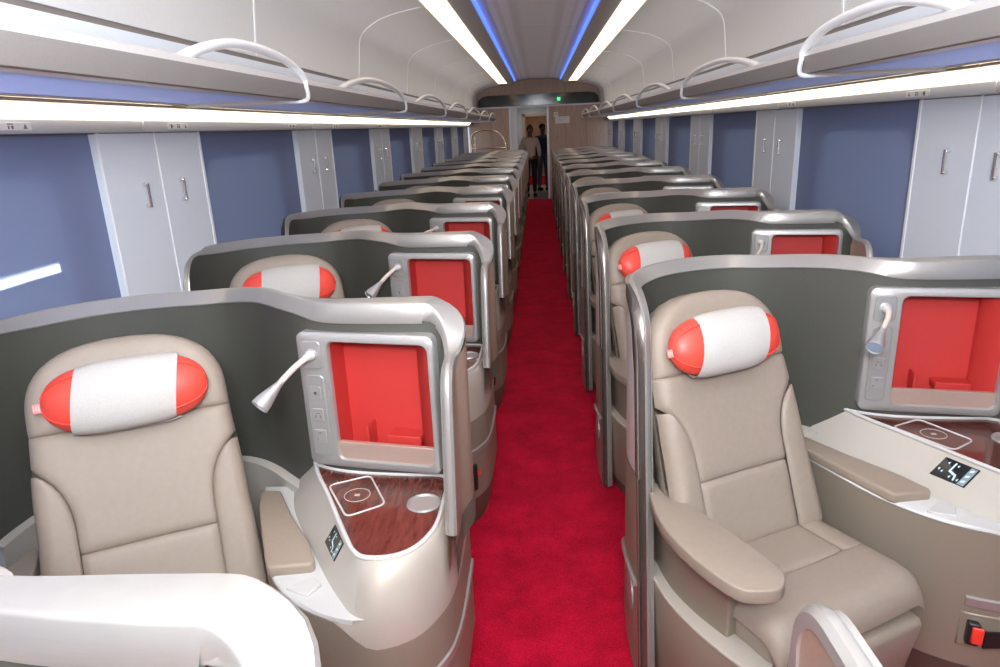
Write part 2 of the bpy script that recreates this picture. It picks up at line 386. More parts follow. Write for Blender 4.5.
# white light strips above the rails, one per section
def strips(sgn, e, side):
    X = sgn*WX; vis = [s for s in zip(e[:-1], e[1:])]; k = 0
    for a, b in vis:
        b = min(b, 15.6)
        if b-a < 0.3: continue
        mid = (a+b)/2
        nm = 'behind the camera' if b < 1.0 else None
        if nm: lab = 'white light strip under %s luggage rack behind the camera' % side + (' at the carriage end' if a <= Y0 else '')
        else:
            lab = '%s section from the camera of white light strip under %s luggage rack' % (ORD[k], side); k += 1
        o = thing('light_strip', (X, mid, 1.744), lab, 'light', 'white light strips under the %s luggage rack' % side)
        h = (b-a)/2-0.005
        d = MB(); d.add([(-sgn*0.02,-h,0.0),(-sgn*0.02,h,0.0),(-sgn*0.075,h,0.042),(-sgn*0.075,-h,0.042),(-sgn*0.012,-h,0.042),(-sgn*0.012,h,0.042)], [(0,1,2,3),(0,4,5,1),(3,2,5,4),(0,3,4),(1,5,2)])
        link('diffuser', d.mesh('diffuser', 'strip_white', smooth=0), o)
        x0, x1 = sorted((-sgn*0.07, -sgn*0.10))
        link('trim_bead', MB().box(x0, x1, -h, h, 0.043, 0.053).mesh('trim_bead', 'strip_trim', 0.003, 1), o)
strips(-1, eL, 'left'); strips(1, eR, 'right')

# luggage racks in sections between brackets
def rack_nodes(sgn, L, short=False):
    def sx(x): return sgn*x
    out = []
    lip = [(0.990,1.803),(0.968,1.800),(0.960,1.803),(0.944,1.835),(0.937,1.858)]
    top = [(0.937,1.858),(0.942,1.874),(0.962,1.884),(0.985,1.884),(1.02,1.872),(1.06,1.862)]
    def strip(pr, m, nm): 
        mb = MB(); mb.grid([[(sx(x),0,z) for x, z in pr],[(sx(x),L,z) for x, z in pr]]); return mb.mesh(nm, m, recalc=False)
    def solid(pr, m, nm, t=0.012):
        pts = [Vector((x, z)) for x, z in pr]; off = []
        for i in range(len(pts)):
            d = (pts[min(i+1,len(pts)-1)]-pts[max(i-1,0)]).normalized(); off.append(pts[i]+Vector((-d.y, d.x))*(-t))
        poly = [tuple(p) for p in pts]+[tuple(p) for p in reversed(off)]
        mb = MB(); n = len(poly)
        mb.add([(sx(x),0.004,z) for x, z in poly]+[(sx(x),L-0.004,z) for x, z in poly], [(i,(i+1)%n,n+(i+1)%n,n+i) for i in range(n)]+[tuple(range(n)), tuple(range(n,2*n))])
        return mb.mesh(nm, m)
    out.append(Node('shelf_lip', solid(lip, 'rack_fabric', 'shelf_lip')))
    out.append(Node('shelf_edge', solid(top, 'rack_lip', 'shelf_edge')))
    a, b = sorted((sx(1.035), sx(1.43)))
    u = MB().box(a, b, 0.05, L-0.05, 1.803, 1.812); out.append(Node('glass_shelf', u.mesh('glass_shelf', 'rack_underside', smooth=0), label='blue tinted glass shelf'))
    c, d = sorted((sx(0.982), sx(1.5)))
    f = MB(); f.box(c, d, 0.004, 0.05, 1.800, 1.816); f.box(c, d, L-0.05, L-0.004, 1.800, 1.816)
    c1, d1 = sorted((sx(1.43), sx(1.5))); f.box(c1, d1, 0.004, L-0.004, 1.800, 1.816)
    c1, d1 = sorted((sx(0.983), sx(1.035))); f.box(c1, d1, 0.004, L-0.004, 1.801, 1.815)
    out.append(Node('shelf_frame', f.mesh('shelf_frame', 'trim_white', 0.002, 1)))
    # guard loop: bracket wraps under the lip at the far end, then an arch along the edge
    mb = MB()
    x = 0.962
    path = [(sx(1.45),L,1.797),(sx(1.2),L,1.796),(sx(1.0),L,1.795),(sx(0.95),L-0.002,1.797),(sx(0.934),L-0.012,1.815),(sx(0.932),L-0.03,1.85)]
    arch = [(sx(0.936),L-0.045,1.876),(sx(0.945),L-0.12,1.905),(sx(0.952),L-0.27,1.932),(sx(0.956),L-0.50,1.947),(sx(0.958),L-0.77,1.951),(sx(0.958),L-1.05,1.942),(sx(0.96),L-1.30,1.915),(sx(0.962),L-1.48,1.886),(sx(0.968),L-1.58,1.862)]
    if short: arch = [(x, L-(L-y)*0.62, z) for x, y, z in arch]
    sp = spline(path+arch, 5); n = len(sp)
    rr = [0.009 if i < 25 else (0.009+0.007*min(1, (i-25)/8)) for i in range(n)]
    mb.tube(sp, rr, 8)
    out.append(Node('guard_loop', mb.mesh('guard_loop', 'loop_white', smooth=60)))
    return out
def racks(sgn, centres, side):
    e = [Y0+0.01]+[c for c in centres if c > Y0+0.3]
    e = [y for y in e if y < 15.8]
    cache = {}; k = 0
    for a, b in zip(e[:-1], e[1:]):
        L = round(b-a, 4)
        L = (L, k == 0 and b > 1.0)
        if L not in cache: cache[L] = rack_nodes(sgn, *L)
        if b < 1.0: lab = 'grey luggage rack section on %s wall, behind the camera' % side + (' by the end wall' if a < Y0+0.1 else '')
        else: lab = '%s luggage rack section from the camera along %s wall, with white guard loop' % (ORD[k], side); k += 1
        o = thing('luggage_rack', (0, a, 0), lab, 'rack', '%s wall luggage rack sections' % side)
        place(cache[L], o)
racks(-1, [2.86+2.13*k for k in range(-2, 7)], 'left'); racks(1, [2.70+2.12*k for k in range(-2, 7)], 'right')

# ceiling: curved side panels, lamp housings, perforated centre panels
side_prof = [(1.47,1.80),(1.455,1.93),(1.435,2.035)]
side_prof2 = [(1.43,2.055),(1.415,2.20),(1.40,2.34)]
curve = spline([(1.40,2.34,0),(1.375,2.40,0),(1.32,2.452,0),(1.22,2.505,0),(1.08,2.545,0),(0.93,2.572,0),(0.845,2.582,0)], 3)
side_prof2 += [(p.x, p.y) for p in curve[1:]]
def extr(pr, a, b, sgn, t=0.012):
    pts = [Vector((x, z)) for x, z in pr]; off = []
    for i in range(len(pts)):
        d = (pts[min(i+1,len(pts)-1)]-pts[max(i-1,0)]).normalized(); off.append(pts[i]+Vector((d.y, -d.x))*t)
    poly = [tuple(p) for p in pts]+[tuple(p) for p in reversed(off)]; n = len(poly)
    mb = MB(); mb.add([(sgn*x,a,z) for x, z in poly]+[(sgn*x,b,z) for x, z in poly], [(i,(i+1)%n,n+(i+1)%n,n+i) for i in range(n)]+[tuple(range(n)), tuple(range(n,2*n))])
    return mb
roof = MB(); arc = [(1.75*math.cos(a), 1.80+1.02*math.sin(a)) for a in [PI*k/24 for k in range(25)]]
roof.grid([[(x, Y0-0.05, z) for x, z in arc],[(x, Y1+0.05, z) for x, z in arc]])
ceiling = tag(link('ceiling', roof.mesh('roof_skin', 'dark_seam')), kind='structure')
seamsL = [3.62+2.08*k for k in range(-3, 7)]; seamsR = [3.56+2.08*k for k in range(-3, 7)]
for sgn, sm in ((-1, seamsL), (1, seamsR)):
    e = [Y0]+[s for s in sm if Y0+0.1 < s < Y1-0.1]+[Y1]
    for a, b in zip(e[:-1], e[1:]):
        link('ceiling_panel', extr(side_prof2, a+0.004, b-0.004, sgn).mesh('ceiling_panel', 'ceiling_grey', smooth=30), ceiling)
        link('wall_cove', extr(side_prof, a+0.004, b-0.004, sgn).mesh('wall_cove', 'wall_white', smooth=30), ceiling)
    for s in e[1:-1]:
        pr = [(x-0.001, z) for x, z in side_prof2[:-2]]
        link('seam_strip', extr(pr, s-0.008, s+0.008, sgn, -0.006).mesh('seam_strip', 'loop_white', smooth=30), ceiling)
    x0, x1 = sorted((sgn*1.44, sgn*1.452))
    link('groove_strip', MB().box(x0, x1, Y0, Y1, 2.032, 2.058).mesh('groove_strip', 'groove', smooth=0), ceiling)
    # lamp housing between lamp and centre panel
    hs = [(0.645,2.545),(0.63,2.530),(0.60,2.528),(0.52,2.560),(0.495,2.575),(0.495,2.60)]
    link('lamp_housing', extr(hs, Y0, 15.5, sgn).mesh('lamp_housing', 'lamp_housing', smooth=30), ceiling)
e = [Y0]+[y for y in [1.4+2.08*k for k in range(-2, 8)] if Y0 < y < Y1-0.2]+[15.6]
for a, b in zip(e[:-1], e[1:]):
    pr = [(0.56*math.cos(t), 2.60+0.07*math.sin(t)) for t in [PI*k/16 for k in range(17)]]
    link('centre_panel', extr(pr, a+0.004, b-0.004, 1, -0.01).mesh('centre_panel', 'perforated_metal', smooth=40), ceiling)
for sgn, side in ((-1, 'left'), (1, 'right')):
    o = thing('ceiling_light', (sgn*0.745, 6.1, 2.56), 'long warm white ceiling light running down the %s side of the aisle ceiling' % side, 'light', 'long ceiling lights')
    h = (15.5-Y0)/2; 
    link('diffuser', MB().box(-0.095, 0.095, -h, h, -0.006, 0.012).mesh('diffuser', 'lamp_warm', 0.004, 1), o)
    link('lamp_frame', MB().box(-0.104, -0.096, -h, h, -0.012, 0.02).box(0.096, 0.104, -h, h, -0.012, 0.02).mesh('lamp_frame', 'lamp_housing', 0.002, 1), o)
    o = thing('led_strip', (sgn*0.525, 6.1, 2.595), 'blue light line glowing along the %s edge of the perforated ceiling' % side, 'light', 'blue ceiling light lines')
    x0, x1 = sorted((-sgn*0.060, sgn*0.03))
    link('led_tube', MB().box(x0, x1, -h, h, -0.004, 0.004).mesh('led_tube', 'led_blue', smooth=0), o)

# end walls
DX0, DX1, DZ = -0.64, 0.20, 2.07
def end_wall(name, y, t, door):
    mb = MB()
    if door:
        mb.box(-1.62, DX0, y, y+t, 0, DZ); mb.box(DX1, 1.62, y, y+t, 0, DZ); mb.box(-1.62, 1.62, y, y+t, DZ, 2.75)
    else: mb.box(-1.62, 1.62, y, y+t, 0, 2.75)
    return tag(link(name, mb.mesh('end_wall', 'oak_laminate', smooth=0)), kind='structure')
wf = end_wall('wall_far', Y1, 0.06, True); end_wall('wall_near', Y0-0.06, 0.06, False)
# joints between the oak boards
for x in (-1.1, 0.62, 1.1):
    link('wall_joint', MB().box(x-0.003, x+0.003, Y1-0.003, Y1+0.01, 0, 2.08).mesh('wall_joint', 'dark_bronze', smooth=0), wf)
link('wall_cap', MB().box(-1.5, 1.5, Y1-0.05, Y1, 2.085, 2.115).mesh('wall_cap', 'rail_grey', 0.004, 1), wf)
bh = MB(); bp = [(-1.36,2.12),(1.36,2.12),(1.40,2.16),(1.37,2.27),(1.28,2.345),(1.15,2.365),(-1.15,2.365),(-1.28,2.345),(-1.37,2.27),(-1.40,2.16)]
bh.add([(x,Y1-0.02,z) for x, z in bp]+[(x,Y1,z) for x, z in bp], [tuple(range(10)), tuple(range(19,9,-1))]+[(i,(i+1)%10,10+(i+1)%10,10+i) for i in range(10)])
gl = link('glass_band', bh.mesh('glass_band', 'black_glass', 0.003, 1), wf)
# emergency exit light and sign plates
o = thing('exit_light', (0.47, Y1-0.02, 2.235), 'small green exit light on the black glass band above the door', 'light')
link('housing', MB().box(-0.05, 0.05, -0.03, 0, -0.05, 0.05).mesh('housing', 'black_plastic', 0.005, 1), o); link('lens', MB().box(-0.035, 0.035, -0.034, -0.03, -0.035, 0.035).mesh('lens', 'exit_green', smooth=0), o)
o = thing('wall_sign', (0.55, Y1, 1.775), 'wide white notice plate on the oak wall right of the door', 'sign')
link('plate', MB().box(-0.165, 0.165, -0.008, 0, -0.075, 0.075).mesh('plate', 'sign_white', 0.003, 1), o)
pm = MB()
for k in range(3): pm.box(-0.13, 0.12-0.05*k, -0.009, -0.008, 0.035-0.035*k, 0.043-0.035*k)
link('print', pm.mesh('print', 'plate_silver', smooth=0), o)
o = thing('wall_switch', (0.40, Y1, 1.90), 'small square white wall plate above the notice plate', 'switch')
link('plate', MB().box(-0.05, 0.05, -0.008, 0, -0.05, 0.05).mesh('plate', 'sign_white', 0.003, 1), o); link('rocker', MB().box(-0.03, 0.03, -0.013, -0.008, -0.03, 0.03).mesh('rocker', 'offwhite', 0.003, 1), o)
# door frame with the sliding leaf drawn back
df = MB(); df.box(DX0-0.04, DX0+0.012, Y1-0.03, Y1+0.09, 0, DZ+0.04); df.box(DX1-0.012, DX1+0.04, Y1-0.03, Y1+0.09, 0, DZ+0.04); df.box(DX0-0.04, DX1+0.04, Y1-0.03, Y1+0.09, DZ, DZ+0.045)
door = tag(link('door_1', df.mesh('door_frame', 'rail_grey', 0.004, 1)), kind='structure')
lf = link('sliding_leaf', MB().box(DX0+0.012, DX0+0.14, Y1+0.015, Y1+0.05, 0.01, DZ).mesh('sliding_leaf', 'trim_white', 0.004, 1), door)
link('door_handle', MB().tube([(DX0+0.09, Y1+0.005, 0.95), (DX0+0.09, Y1-0.015, 0.97), (DX0+0.09, Y1-0.015, 1.13), (DX0+0.09, Y1+0.005, 1.15)], 0.011, 8).mesh('door_handle', 'chrome'), lf)
# vestibule beyond the door and the next carriage behind it
vy0, vy1 = Y1+0.06, 20.5
tag(link('floor_vestibule', MB().box(-1.0, 1.0, vy0, vy1, -0.12, -0.002).mesh('floor_vestibule', 'vestibule_floor', smooth=0)), kind='structure')
vw = tag(link('wall_vestibule_left', MB().box(-0.86, -0.80, vy0, vy1, 0, 2.3).mesh('wall_vestibule', 'vestibule_grey', smooth=0)), kind='structure')
wv = link('side_door_window', MB().box(-0.80, -0.79, 17.3, 17.9, 0.75, 1.7).mesh('side_door_window', 'rack_underside', 0.003, 1), vw); wv['label'] = 'pale window of the vestibule side door'
link('window_rim', MB().box(-0.80, -0.785, 17.25, 17.3, 0.7, 1.75).box(-0.80, -0.785, 17.9, 17.95, 0.7, 1.75).box(-0.80, -0.785, 17.3, 17.9, 1.7, 1.75).box(-0.80, -0.785, 17.3, 17.9, 0.7, 0.75).mesh('window_rim', 'black_plastic', 0.003, 1), wv)
tag(link('wall_vestibule_right', MB().box(0.62, 0.68, vy0, vy1, 0, 2.3).mesh('wall_vestibule', 'vestibule_grey', smooth=0)), kind='structure')
tag(link('ceiling_vestibule', MB().box(-0.9, 0.8, vy0, vy1, 2.3, 2.36).mesh('ceiling_vestibule', 'vestibule_grey', smooth=0)), kind='structure')
wm = MB(); wm.box(-0.8, -0.42, vy1, vy1+0.08, 0, 2.3); wm.box(0.36, 0.62, vy1, vy1+0.08, 0, 2.3); wm.box(-0.42, 0.36, vy1, vy1+0.08, 1.95, 2.3)
tag(link('wall_vestibule_far', wm.mesh('wall_vestibule', 'vestibule_grey', smooth=0)), kind='structure')
d2 = MB(); d2.box(-0.47, -0.38, vy1-0.03, vy1, 0, 2.0); d2.box(0.32, 0.41, vy1-0.03, vy1, 0, 2.0); d2.box(-0.47, 0.41, vy1-0.03, vy1, 1.93, 2.01)
tag(link('door_2', d2.mesh('door_frame', 'oak_laminate', 0.004, 1)), kind='structure')
tag(link('floor_next_carriage', MB().box(-0.9, 0.9, vy1+0.08, 24.5, -0.12, -0.002).mesh('floor', 'red_carpet', smooth=0)), kind='structure')
nc = MB(); nc.box(-0.96, -0.9, vy1+0.08, 24.5, 0, 2.3); nc.box(0.9, 0.96, vy1+0.08, 24.5, 0, 2.3); nc.box(-0.96, 0.96, 24.5, 24.56, 0, 2.3); nc.box(-0.96, 0.96, vy1+0.08, 24.56, 2.3, 2.36)
tag(link('wall_next_carriage', nc.mesh('wall_next_carriage', 'oak_laminate', smooth=0)), kind='structure')
o = thing('vestibule_light', (-0.15, 19.7, 2.3), 'square ceiling light in the vestibule behind the open door', 'light')
link('diffuser', MB().box(-0.15, 0.15, -0.15, 0.15, -0.02, -0.004).mesh('diffuser', mat('vestibule_lamp', (1,1,1), 0.5, emit=(1, 0.95, 0.9), estr=16), smooth=0), o)
link('frame', MB().box(-0.18, 0.18, -0.18, -0.15, -0.025, 0).box(-0.18, 0.18, 0.15, 0.18, -0.025, 0).box(-0.18, -0.15, -0.15, 0.15, -0.025, 0).box(0.15, 0.18, -0.15, 0.15, -0.025, 0).mesh('frame', 'rail_grey', smooth=0), o)
o = thing('carriage_light', (0.1, 22.5, 2.3), 'warm ceiling light in the next carriage seen through both doorways', 'light')
link('diffuser', MB().box(-0.1, 0.1, -1.2, 1.2, -0.02, -0.004).mesh('diffuser', mat('carriage_lamp', (1,1,1), 0.5, emit=(1, 0.75, 0.45), estr=4), smooth=0), o)
# added glowing bar for the streak of platform daylight seen through the blind
o = thing('platform_streak', (-2.25, 2.3, 1.12), 'added glowing bar outside the nearest left window, a daylight streak through the blind', 'light')
link('tube', MB().box(-0.02, 0.02, -0.9, 0.74, -0.012, 0.012).mesh('tube', mat('streak_glow', (1,1,1), 0.5, emit=(1, 1, 1), estr=20), smooth=0), o)
link('holder', MB().box(-0.05, -0.02, -0.95, 0.78, -0.03, 0.03).mesh('holder', 'rail_grey', 0.004, 1), o)

# brass guard rail of the luggage bay at the far left
o = thing('luggage_guard_rail', (-1.15, 15.7, 0), 'brass tube guard rail with arched top by the far left end wall', 'rail')
pth = spline([(-0.36,0,0.02),(-0.36,0,1.0),(-0.36,0,1.40),(-0.30,0,1.55),(-0.14,0,1.62),(0.08,0,1.62),(0.27,0,1.55),(0.38,0,1.40),(0.42,0,1.20),(0.42,0,0.6),(0.42,0,0.02)], 6)
link('arch_tube', MB().tube(pth, 0.022, 10).mesh('arch_tube', 'brass', smooth=60), o)
link('cross_bar', MB().tube([(-0.36,0,1.235),(0.42,0,1.235)], 0.018, 10).mesh('cross_bar', 'brass', smooth=60), o)
link('inner_post', MB().tube([(-0.27,0,0.02),(-0.27,0,1.5)], 0.016, 10).mesh('inner_post', 'brass', smooth=60), o)
link('side_stub', MB().tube([(-0.40,0,1.32),(-0.27,0,1.32)], 0.014, 8).mesh('side_stub', 'brass', smooth=60), o)
# ------------------------------------------------------------------ seat pod (shell, console, niche), in pod-local metres
CP = [(.040,-.26),(.030,-.12),(.055,.02),(.13,.145),(.25,.23),(.38,.262),(.465,.242),(.55,.188),(.63,.115),(.70,.052),(.77,.0),(.84,-.030),(.93,-.048),(1.05,-.059),(1.125,-.062),(1.163,-.078),(1.182,-.122),(1.187,-.20),(1.188,-.275)]
def set_plan(stretch, drop=0.115, rims=1.0):
    global PL, AL, ATOT, ACORN, AWING, AW, WDROP, RIMS
    WDROP = drop; RIMS = rims
    PL = spline([(x if x > .4 else .4-(.4-x)*stretch, y, 0) for x, y in CP], 6)
    AL = [0.0]
    for p, q in zip(PL[:-1], PL[1:]): AL.append(AL[-1]+(q-p).length)
    ATOT = AL[-1]; AXC.clear()
    ACORN = a_of_x(1.12); AWING = a_of_x(1.180); AW = [ATOT*k/80 for k in range(81)]
def smooth01(t): t = max(0.0, min(1.0, t)); return t*t*(3-2*t)
def at(a):
    a = max(0.0, min(ATOT, a)); i = 0
    while i < len(AL)-2 and AL[i+1] < a: i += 1
    t = (a-AL[i])/max(1e-9, AL[i+1]-AL[i])
    p = PL[i].lerp(PL[i+1], t)
    d0 = PL[min(i+1,len(PL)-1)]-PL[max(i-1,0)]; d1 = PL[min(i+2,len(PL)-1)]-PL[i]
    d = d0.lerp(d1, t); d.z = 0; d.normalize()
    return p, Vector((-d.y, d.x, 0))
AXC = {}
def a_of_x(x):   # on the console side, where x grows along the curve
    if x in AXC: return AXC[x]
    best = None
    for k in range(600):
        a = ATOT*(0.45+0.55*k/599); e = abs(at(a)[0].x-x)
        if best is None or e < best[0]: best = (e, a)
    AXC[x] = best[1]
    return best[1]
def wing_w(a):
    return max(smooth01((0.30-a)/0.30), smooth01((a-ACORN)/(ATOT-ACORN)))
def ztop(a):
    z = 1.195+0.027*smooth01((a-0.75)/0.35)
    if a < 0.16: z -= 0.16-math.sqrt(max(0, 0.16**2-(0.16-a)**2))
    z -= WDROP*smooth01((a-ACORN)/(AWING-ACORN+0.03))
    e = ATOT-a
    if e < 0.07: z -= 0.07-math.sqrt(max(0, 0.07**2-(0.07-e)**2))
    return z
def width(a):
    w = 0.034-0.018*(1-smooth01(a/0.22))+0.044*smooth01((a-a_of_x(.70))/(a_of_x(1.10)-a_of_x(.70)))
    return w-0.058*smooth01((a-a_of_x(1.145))/0.11)
XA = {}
def sh(a, z, off=0.0):
    p, n = at(a)
    w = wing_w(a)
    return Vector((p.x+n.x*off, p.y+n.y*off-w*0.20*max(0.0, 1.06-z), z))
def rim_h(a): return 0.013*RIMS+(0.027+0.015*smooth01((a-a_of_x(.72))/0.15))*smooth01(a/0.35)*(1-smooth01((a-ACORN)/0.10))
def shell_rows(alist, zf, offf): return [[sh(a, z, offf(a, z)) for z in zf(a)] for a in alist]
def make_shell():
    N = []
    aL, aR = a_of_x(.755), a_of_x(1.150)
    hL, hR, hB, hT = aL+0.092, aR-0.016, 0.758, 1.118
    # dark inner liner with the opening for the storage niche
    al = sorted(set([a for a in AW if a < AWING and abs(a-hL) > .008 and abs(a-hR) > .008]+[hL, hR, AWING]))
    zs = [0.60,0.66,0.72,hB,0.88,1.0,hT]
    vs, fs = [], []
    mb = MB()
    rows = [[sh(a, min(z, ztop(a)-rim_h(a)), 0.0) for z in zs]+[sh(a, ztop(a)-rim_h(a)+0.006, 0.0)] for a in al]
    m = len(rows[0])
    mb.v = [tuple(p) for r in rows for p in r]
    for i in range(len(al)-1):
        for j in range(m-1):
            if al[i] >= hL-1e-6 and al[i+1] <= hR+1e-6 and zs[j] >= hB-1e-6 and j+1 < len(zs) and zs[j+1] <= hT+1e-6: continue
            mb.f.append((i*m+j, i*m+j+1, (i+1)*m+j+1, (i+1)*m+j))
    N.append(Node('shell_liner', mb.mesh('shell_liner', 'liner', recalc=False), label='dark olive inner lining'))
    aw = [AWING+(ATOT-AWING)*k/10 for k in range(11)]
    mb = MB(); mb.grid([[sh(a, z0+(min(1.2, ztop(a)-0.01)-z0)*k/8, 0.0) for k in range(9)] for a in aw for z0 in (0.60,)])
    N.append(Node('wing_panel', mb.mesh('wing_panel', 'wing_metal', recalc=False), label='brown metallic side screen'))
    mb = MB(); mb.tube([sh(AWING, 0.70+(ztop(AWING)-0.05-0.70)*k/8, -0.003) for k in range(9)], 0.004, 6)
    N.append(Node('screen_bead', mb.mesh('screen_bead', 'chrome')))
    # lower inner wall and its ledge
    mb = MB(); al2 = [a for a in AW if 0.06 < a < a_of_x(.70)]
    mb.grid([[sh(a,0.62,-0.002), sh(a,0.615,-0.03), sh(a,0.06,-0.03)] for a in al2])
    N.append(Node('lower_wall', mb.mesh('lower_wall', 'cream', recalc=False)))
    # rim: one swept bar from the floor, up the left wing, round the shell and down the right wing
    path = []
    n0 = Vector((-1,0,0)); nE = at(ATOT)[1]
    for k in range(14): path.append((sh(0, 0.02+(ztop(0)-0.02)*k/14, 0), 0.0, Vector((-1,0,0)), 0.013))
    alr = [0.16*(1-math.cos(PI*k/16)) / 1.0 * 0.5*1.0 for k in range(1, 9)]
    alist = sorted(set([0.0, 0.004, 0.012, 0.024, 0.04, 0.06, 0.085, 0.115, 0.15]+[ATOT*k/200 for k in range(201) if 0.16 < ATOT*k/200 < ATOT-0.075]+[ATOT-x for x in (0.07,0.055,0.04,0.027,0.016,0.008,0.003,0.0)]))
    for a in alist:
        h = rim_h(a)
        path.append((sh(a, ztop(a), 0), a, at(a)[1], h))
    for k in range(1, 10): path.append((sh(ATOT, ztop(ATOT)+(0.70-ztop(ATOT))*k/9, 0), ATOT, nE, 0.011))
    rings = []
    for i, (p, a, n, h) in enumerate(path):
        t = (path[min(i+1,len(path)-1)][0]-path[max(i-1,0)][0]).normalized()
        n = (n-t*n.dot(t)).normalized(); b = t.cross(n)
        w = width(a)
        rx = 0.003+0.021*min(1,h/0.043)*(1-smooth01((a-a_of_x(.70))/0.2)); e_ = min(0.030, h+0.014); pr = [(0.003,-h),(-0.005,-h),(-0.006,-h+0.004),(rx-0.003,-0.004),(rx,0.0),(rx+0.004,0.002),(w-0.004,0.002),(w+0.003,-0.005),(w+0.003,-e_),(w-0.006,-e_-0.004)]
        rings.append([p+n*u+b*v for u, v in pr])
    mb = MB(); mb.grid(rings, close_v=True); L = len(rings)-1
    mb.f.append(tuple(range(10))); mb.f.append(tuple(L*10+k for k in range(9,-1,-1)))
    N.append(Node('shell_rim', mb.mesh('shell_rim', 'satin_metal', smooth=32), label='satin silver rim'))
    mb = MB(); rows = []
    for i, (p, a, n, h) in enumerate(path):
        if a > 0.30: break
        t = (path[i+1][0]-path[max(i-1,0)][0]).normalized(); n = (n-t*n.dot(t)).normalized(); b = t.cross(n); w = width(a)
        rows.append([p+n*(w-0.002)+b*(-0.002), p+n*(w+0.010)+b*(-0.003), p+n*0.041+b*(-0.016), p+n*0.041+b*(-0.045), p+n*0.034+b*(-0.047), p+n*(w-0.002)+b*(-0.02)])
    mb.grid(rows, close_v=True)
    N.append(Node('edge_trim', mb.mesh('edge_trim', 'dark_reflect_chrome', smooth=40), label='polished edge strip with dark reflections put in its colour'))
    # outer shell, pale above and bronze below, and the brown outer face of the console wing
    def bul(a, z): return max(width(a), 0.036*(a < 0.5))+0.07*smooth01((a-a_of_x(.58))/0.12)*(1-smooth01((a-a_of_x(1.085))/0.05))*smooth01((1.185-z)/0.06)
    def zb(a): return 0.66-0.10*smooth01(a/0.45)
    ao = [a for a in AW if a <= a_of_x(1.14)]+[a_of_x(1.14)]
    mb = MB(); mb.grid([[sh(a, zb(a)+(ztop(a)-0.03-zb(a))*k/9, bul(a, zb(a)+(ztop(a)-0.03-zb(a))*k/9)) for k in range(10)] for a in ao])
    N.append(Node('outer_shell', mb.mesh('outer_shell', 'pale_shell', recalc=False)))
    mb = MB(); mb.grid([[sh(a, z, bul(a, z)+0.002) for z in [0.02,0.10,0.2,0.3,0.42,0.5]+[zb(a)]] for a in ao])
    N.append(Node('outer_base', mb.mesh('outer_base', 'bronze', recalc=False)))
    aw2 = [a_of_x(1.14)+(ATOT-a_of_x(1.14))*k/16 for k in range(17)]
    mb = MB(); mb.grid([[sh(a, 0.60+(ztop(a)-0.02-0.60)*k/9, bul(a, 1.0)) for k in range(10)] for a in aw2])
    N.append(Node('outer_wing', mb.mesh('outer_wing', 'wing_metal', recalc=False), label='brown metallic outer side of the screen'))
    mb = MB(); mb.grid([[sh(a, 0.595+0.075*(1-k2)+0.11*smooth01((ATOT-a)/0.25)*0, bul(a, 1.0)+0.002) for k2 in (0, 0.5, 1)] for a in aw2])
    N.append(Node('screen_band', mb.mesh('screen_band', 'dark_bronze', recalc=False)))
    # strip and grip on the aisle side near the floor
    mb = MB(); mb.tube([sh(0.03+0.30*k/10, 0.33-0.0016*k*k, 0.042) for k in range(11)], 0.008, 8)
    N.append(Node('kick_strip', mb.mesh('kick_strip', 'satin_metal')))
    mb = MB(); mb.add([sh(0.05+0.05*math.cos(t)*0.6+0.05, 0.24+0.055*math.sin(t), 0.034) for t in [2*PI*k/16 for k in range(16)]]+[sh(0.05+0.05*math.cos(t)*0.6+0.05, 0.24+0.055*math.sin(t), 0.042) for t in [2*PI*k/16 for k in range(16)]], [(i,(i+1)%16,16+(i+1)%16,16+i) for i in range(16)]+[tuple(range(16,32))])
    N.append(Node('floor_light', mb.mesh('floor_light', 'plate_silver')))
    # niche: silver frame with control strip, red recess, silver lip with its red reflection in the colour
    cA, cB = sh(aL, 1.0), sh(aR, 1.0); cd = Vector((cB.x-cA.x, cB.y-cA.y, 0)); cn = Vector((-cd.y, cd.x, 0)).normalized()
    def nsh(a, z, off=0.0):
        t = (a-aL)/(aR-aL); return Vector((cA.x+cd.x*t, cA.y+cd.y*t, z))+cn*(off-0.026)
    def ring(r, off): return [nsh(a, z, off) for a, z in r]
    ca, cz, ha, hz = (aL+aR)/2, (0.735+1.142)/2, (aR-aL)/2, (1.142-0.735)/2
    out = rrect(ca, cz, ha, hz, 0.025, 6); out2 = rrect(ca, cz, ha-0.006, hz-0.006, 0.02, 6)
    inn = rrect((hL+hR)/2, (hB+hT)/2, (hR-hL)/2, (hT-hB)/2, 0.022, 6); inn2 = rrect((hL+hR)/2, (hB+hT)/2, (hR-hL)/2-0.003, (hT-hB)/2-0.003, 0.022, 6)
    mb = MB(); mb.grid([ring(out,0.034),ring(out,-0.009),ring(out2,-0.014),ring(inn,-0.014),ring(inn2,-0.009),ring(inn2,0.004)], close_v=True)
    frame = Node('niche_frame', mb.mesh('niche_frame', 'niche_silver', smooth=50, recalc=False), label='satin silver panel round the niche')
    inb = [(hL+(a-hL)*0.82, z) for a, z in inn]; mb = MB(); mb.grid([ring(inn,0.0),ring(inb,0.045),ring(inb,0.086)], close_v=True, flip=True); back = ring(inb,0.086); k = len(mb.v); mb.v += [tuple(p) for p in back]; mb.f.append(tuple(range(k, k+len(back))))
    niche = Node('storage_niche', mb.mesh('storage_niche', 'red_felt', smooth=50), label='red lined storage niche')
    def slab(a0, a1, z0, z1, o0, o1, nm, m, bv=0.0015, r=0.004):
        pl = rrect((a0+a1)/2, (z0+z1)/2, (a1-a0)/2, (z1-z0)/2, r, 3); n = len(pl)
        mb = MB(); mb.add(ring(pl,o0)+ring(pl,o1), [(i,(i+1)%n,n+(i+1)%n,n+i) for i in range(n)]+[tuple(range(n-1,-1,-1)), tuple(range(n,2*n))])
        return mb.mesh(nm, m, bv, 1)
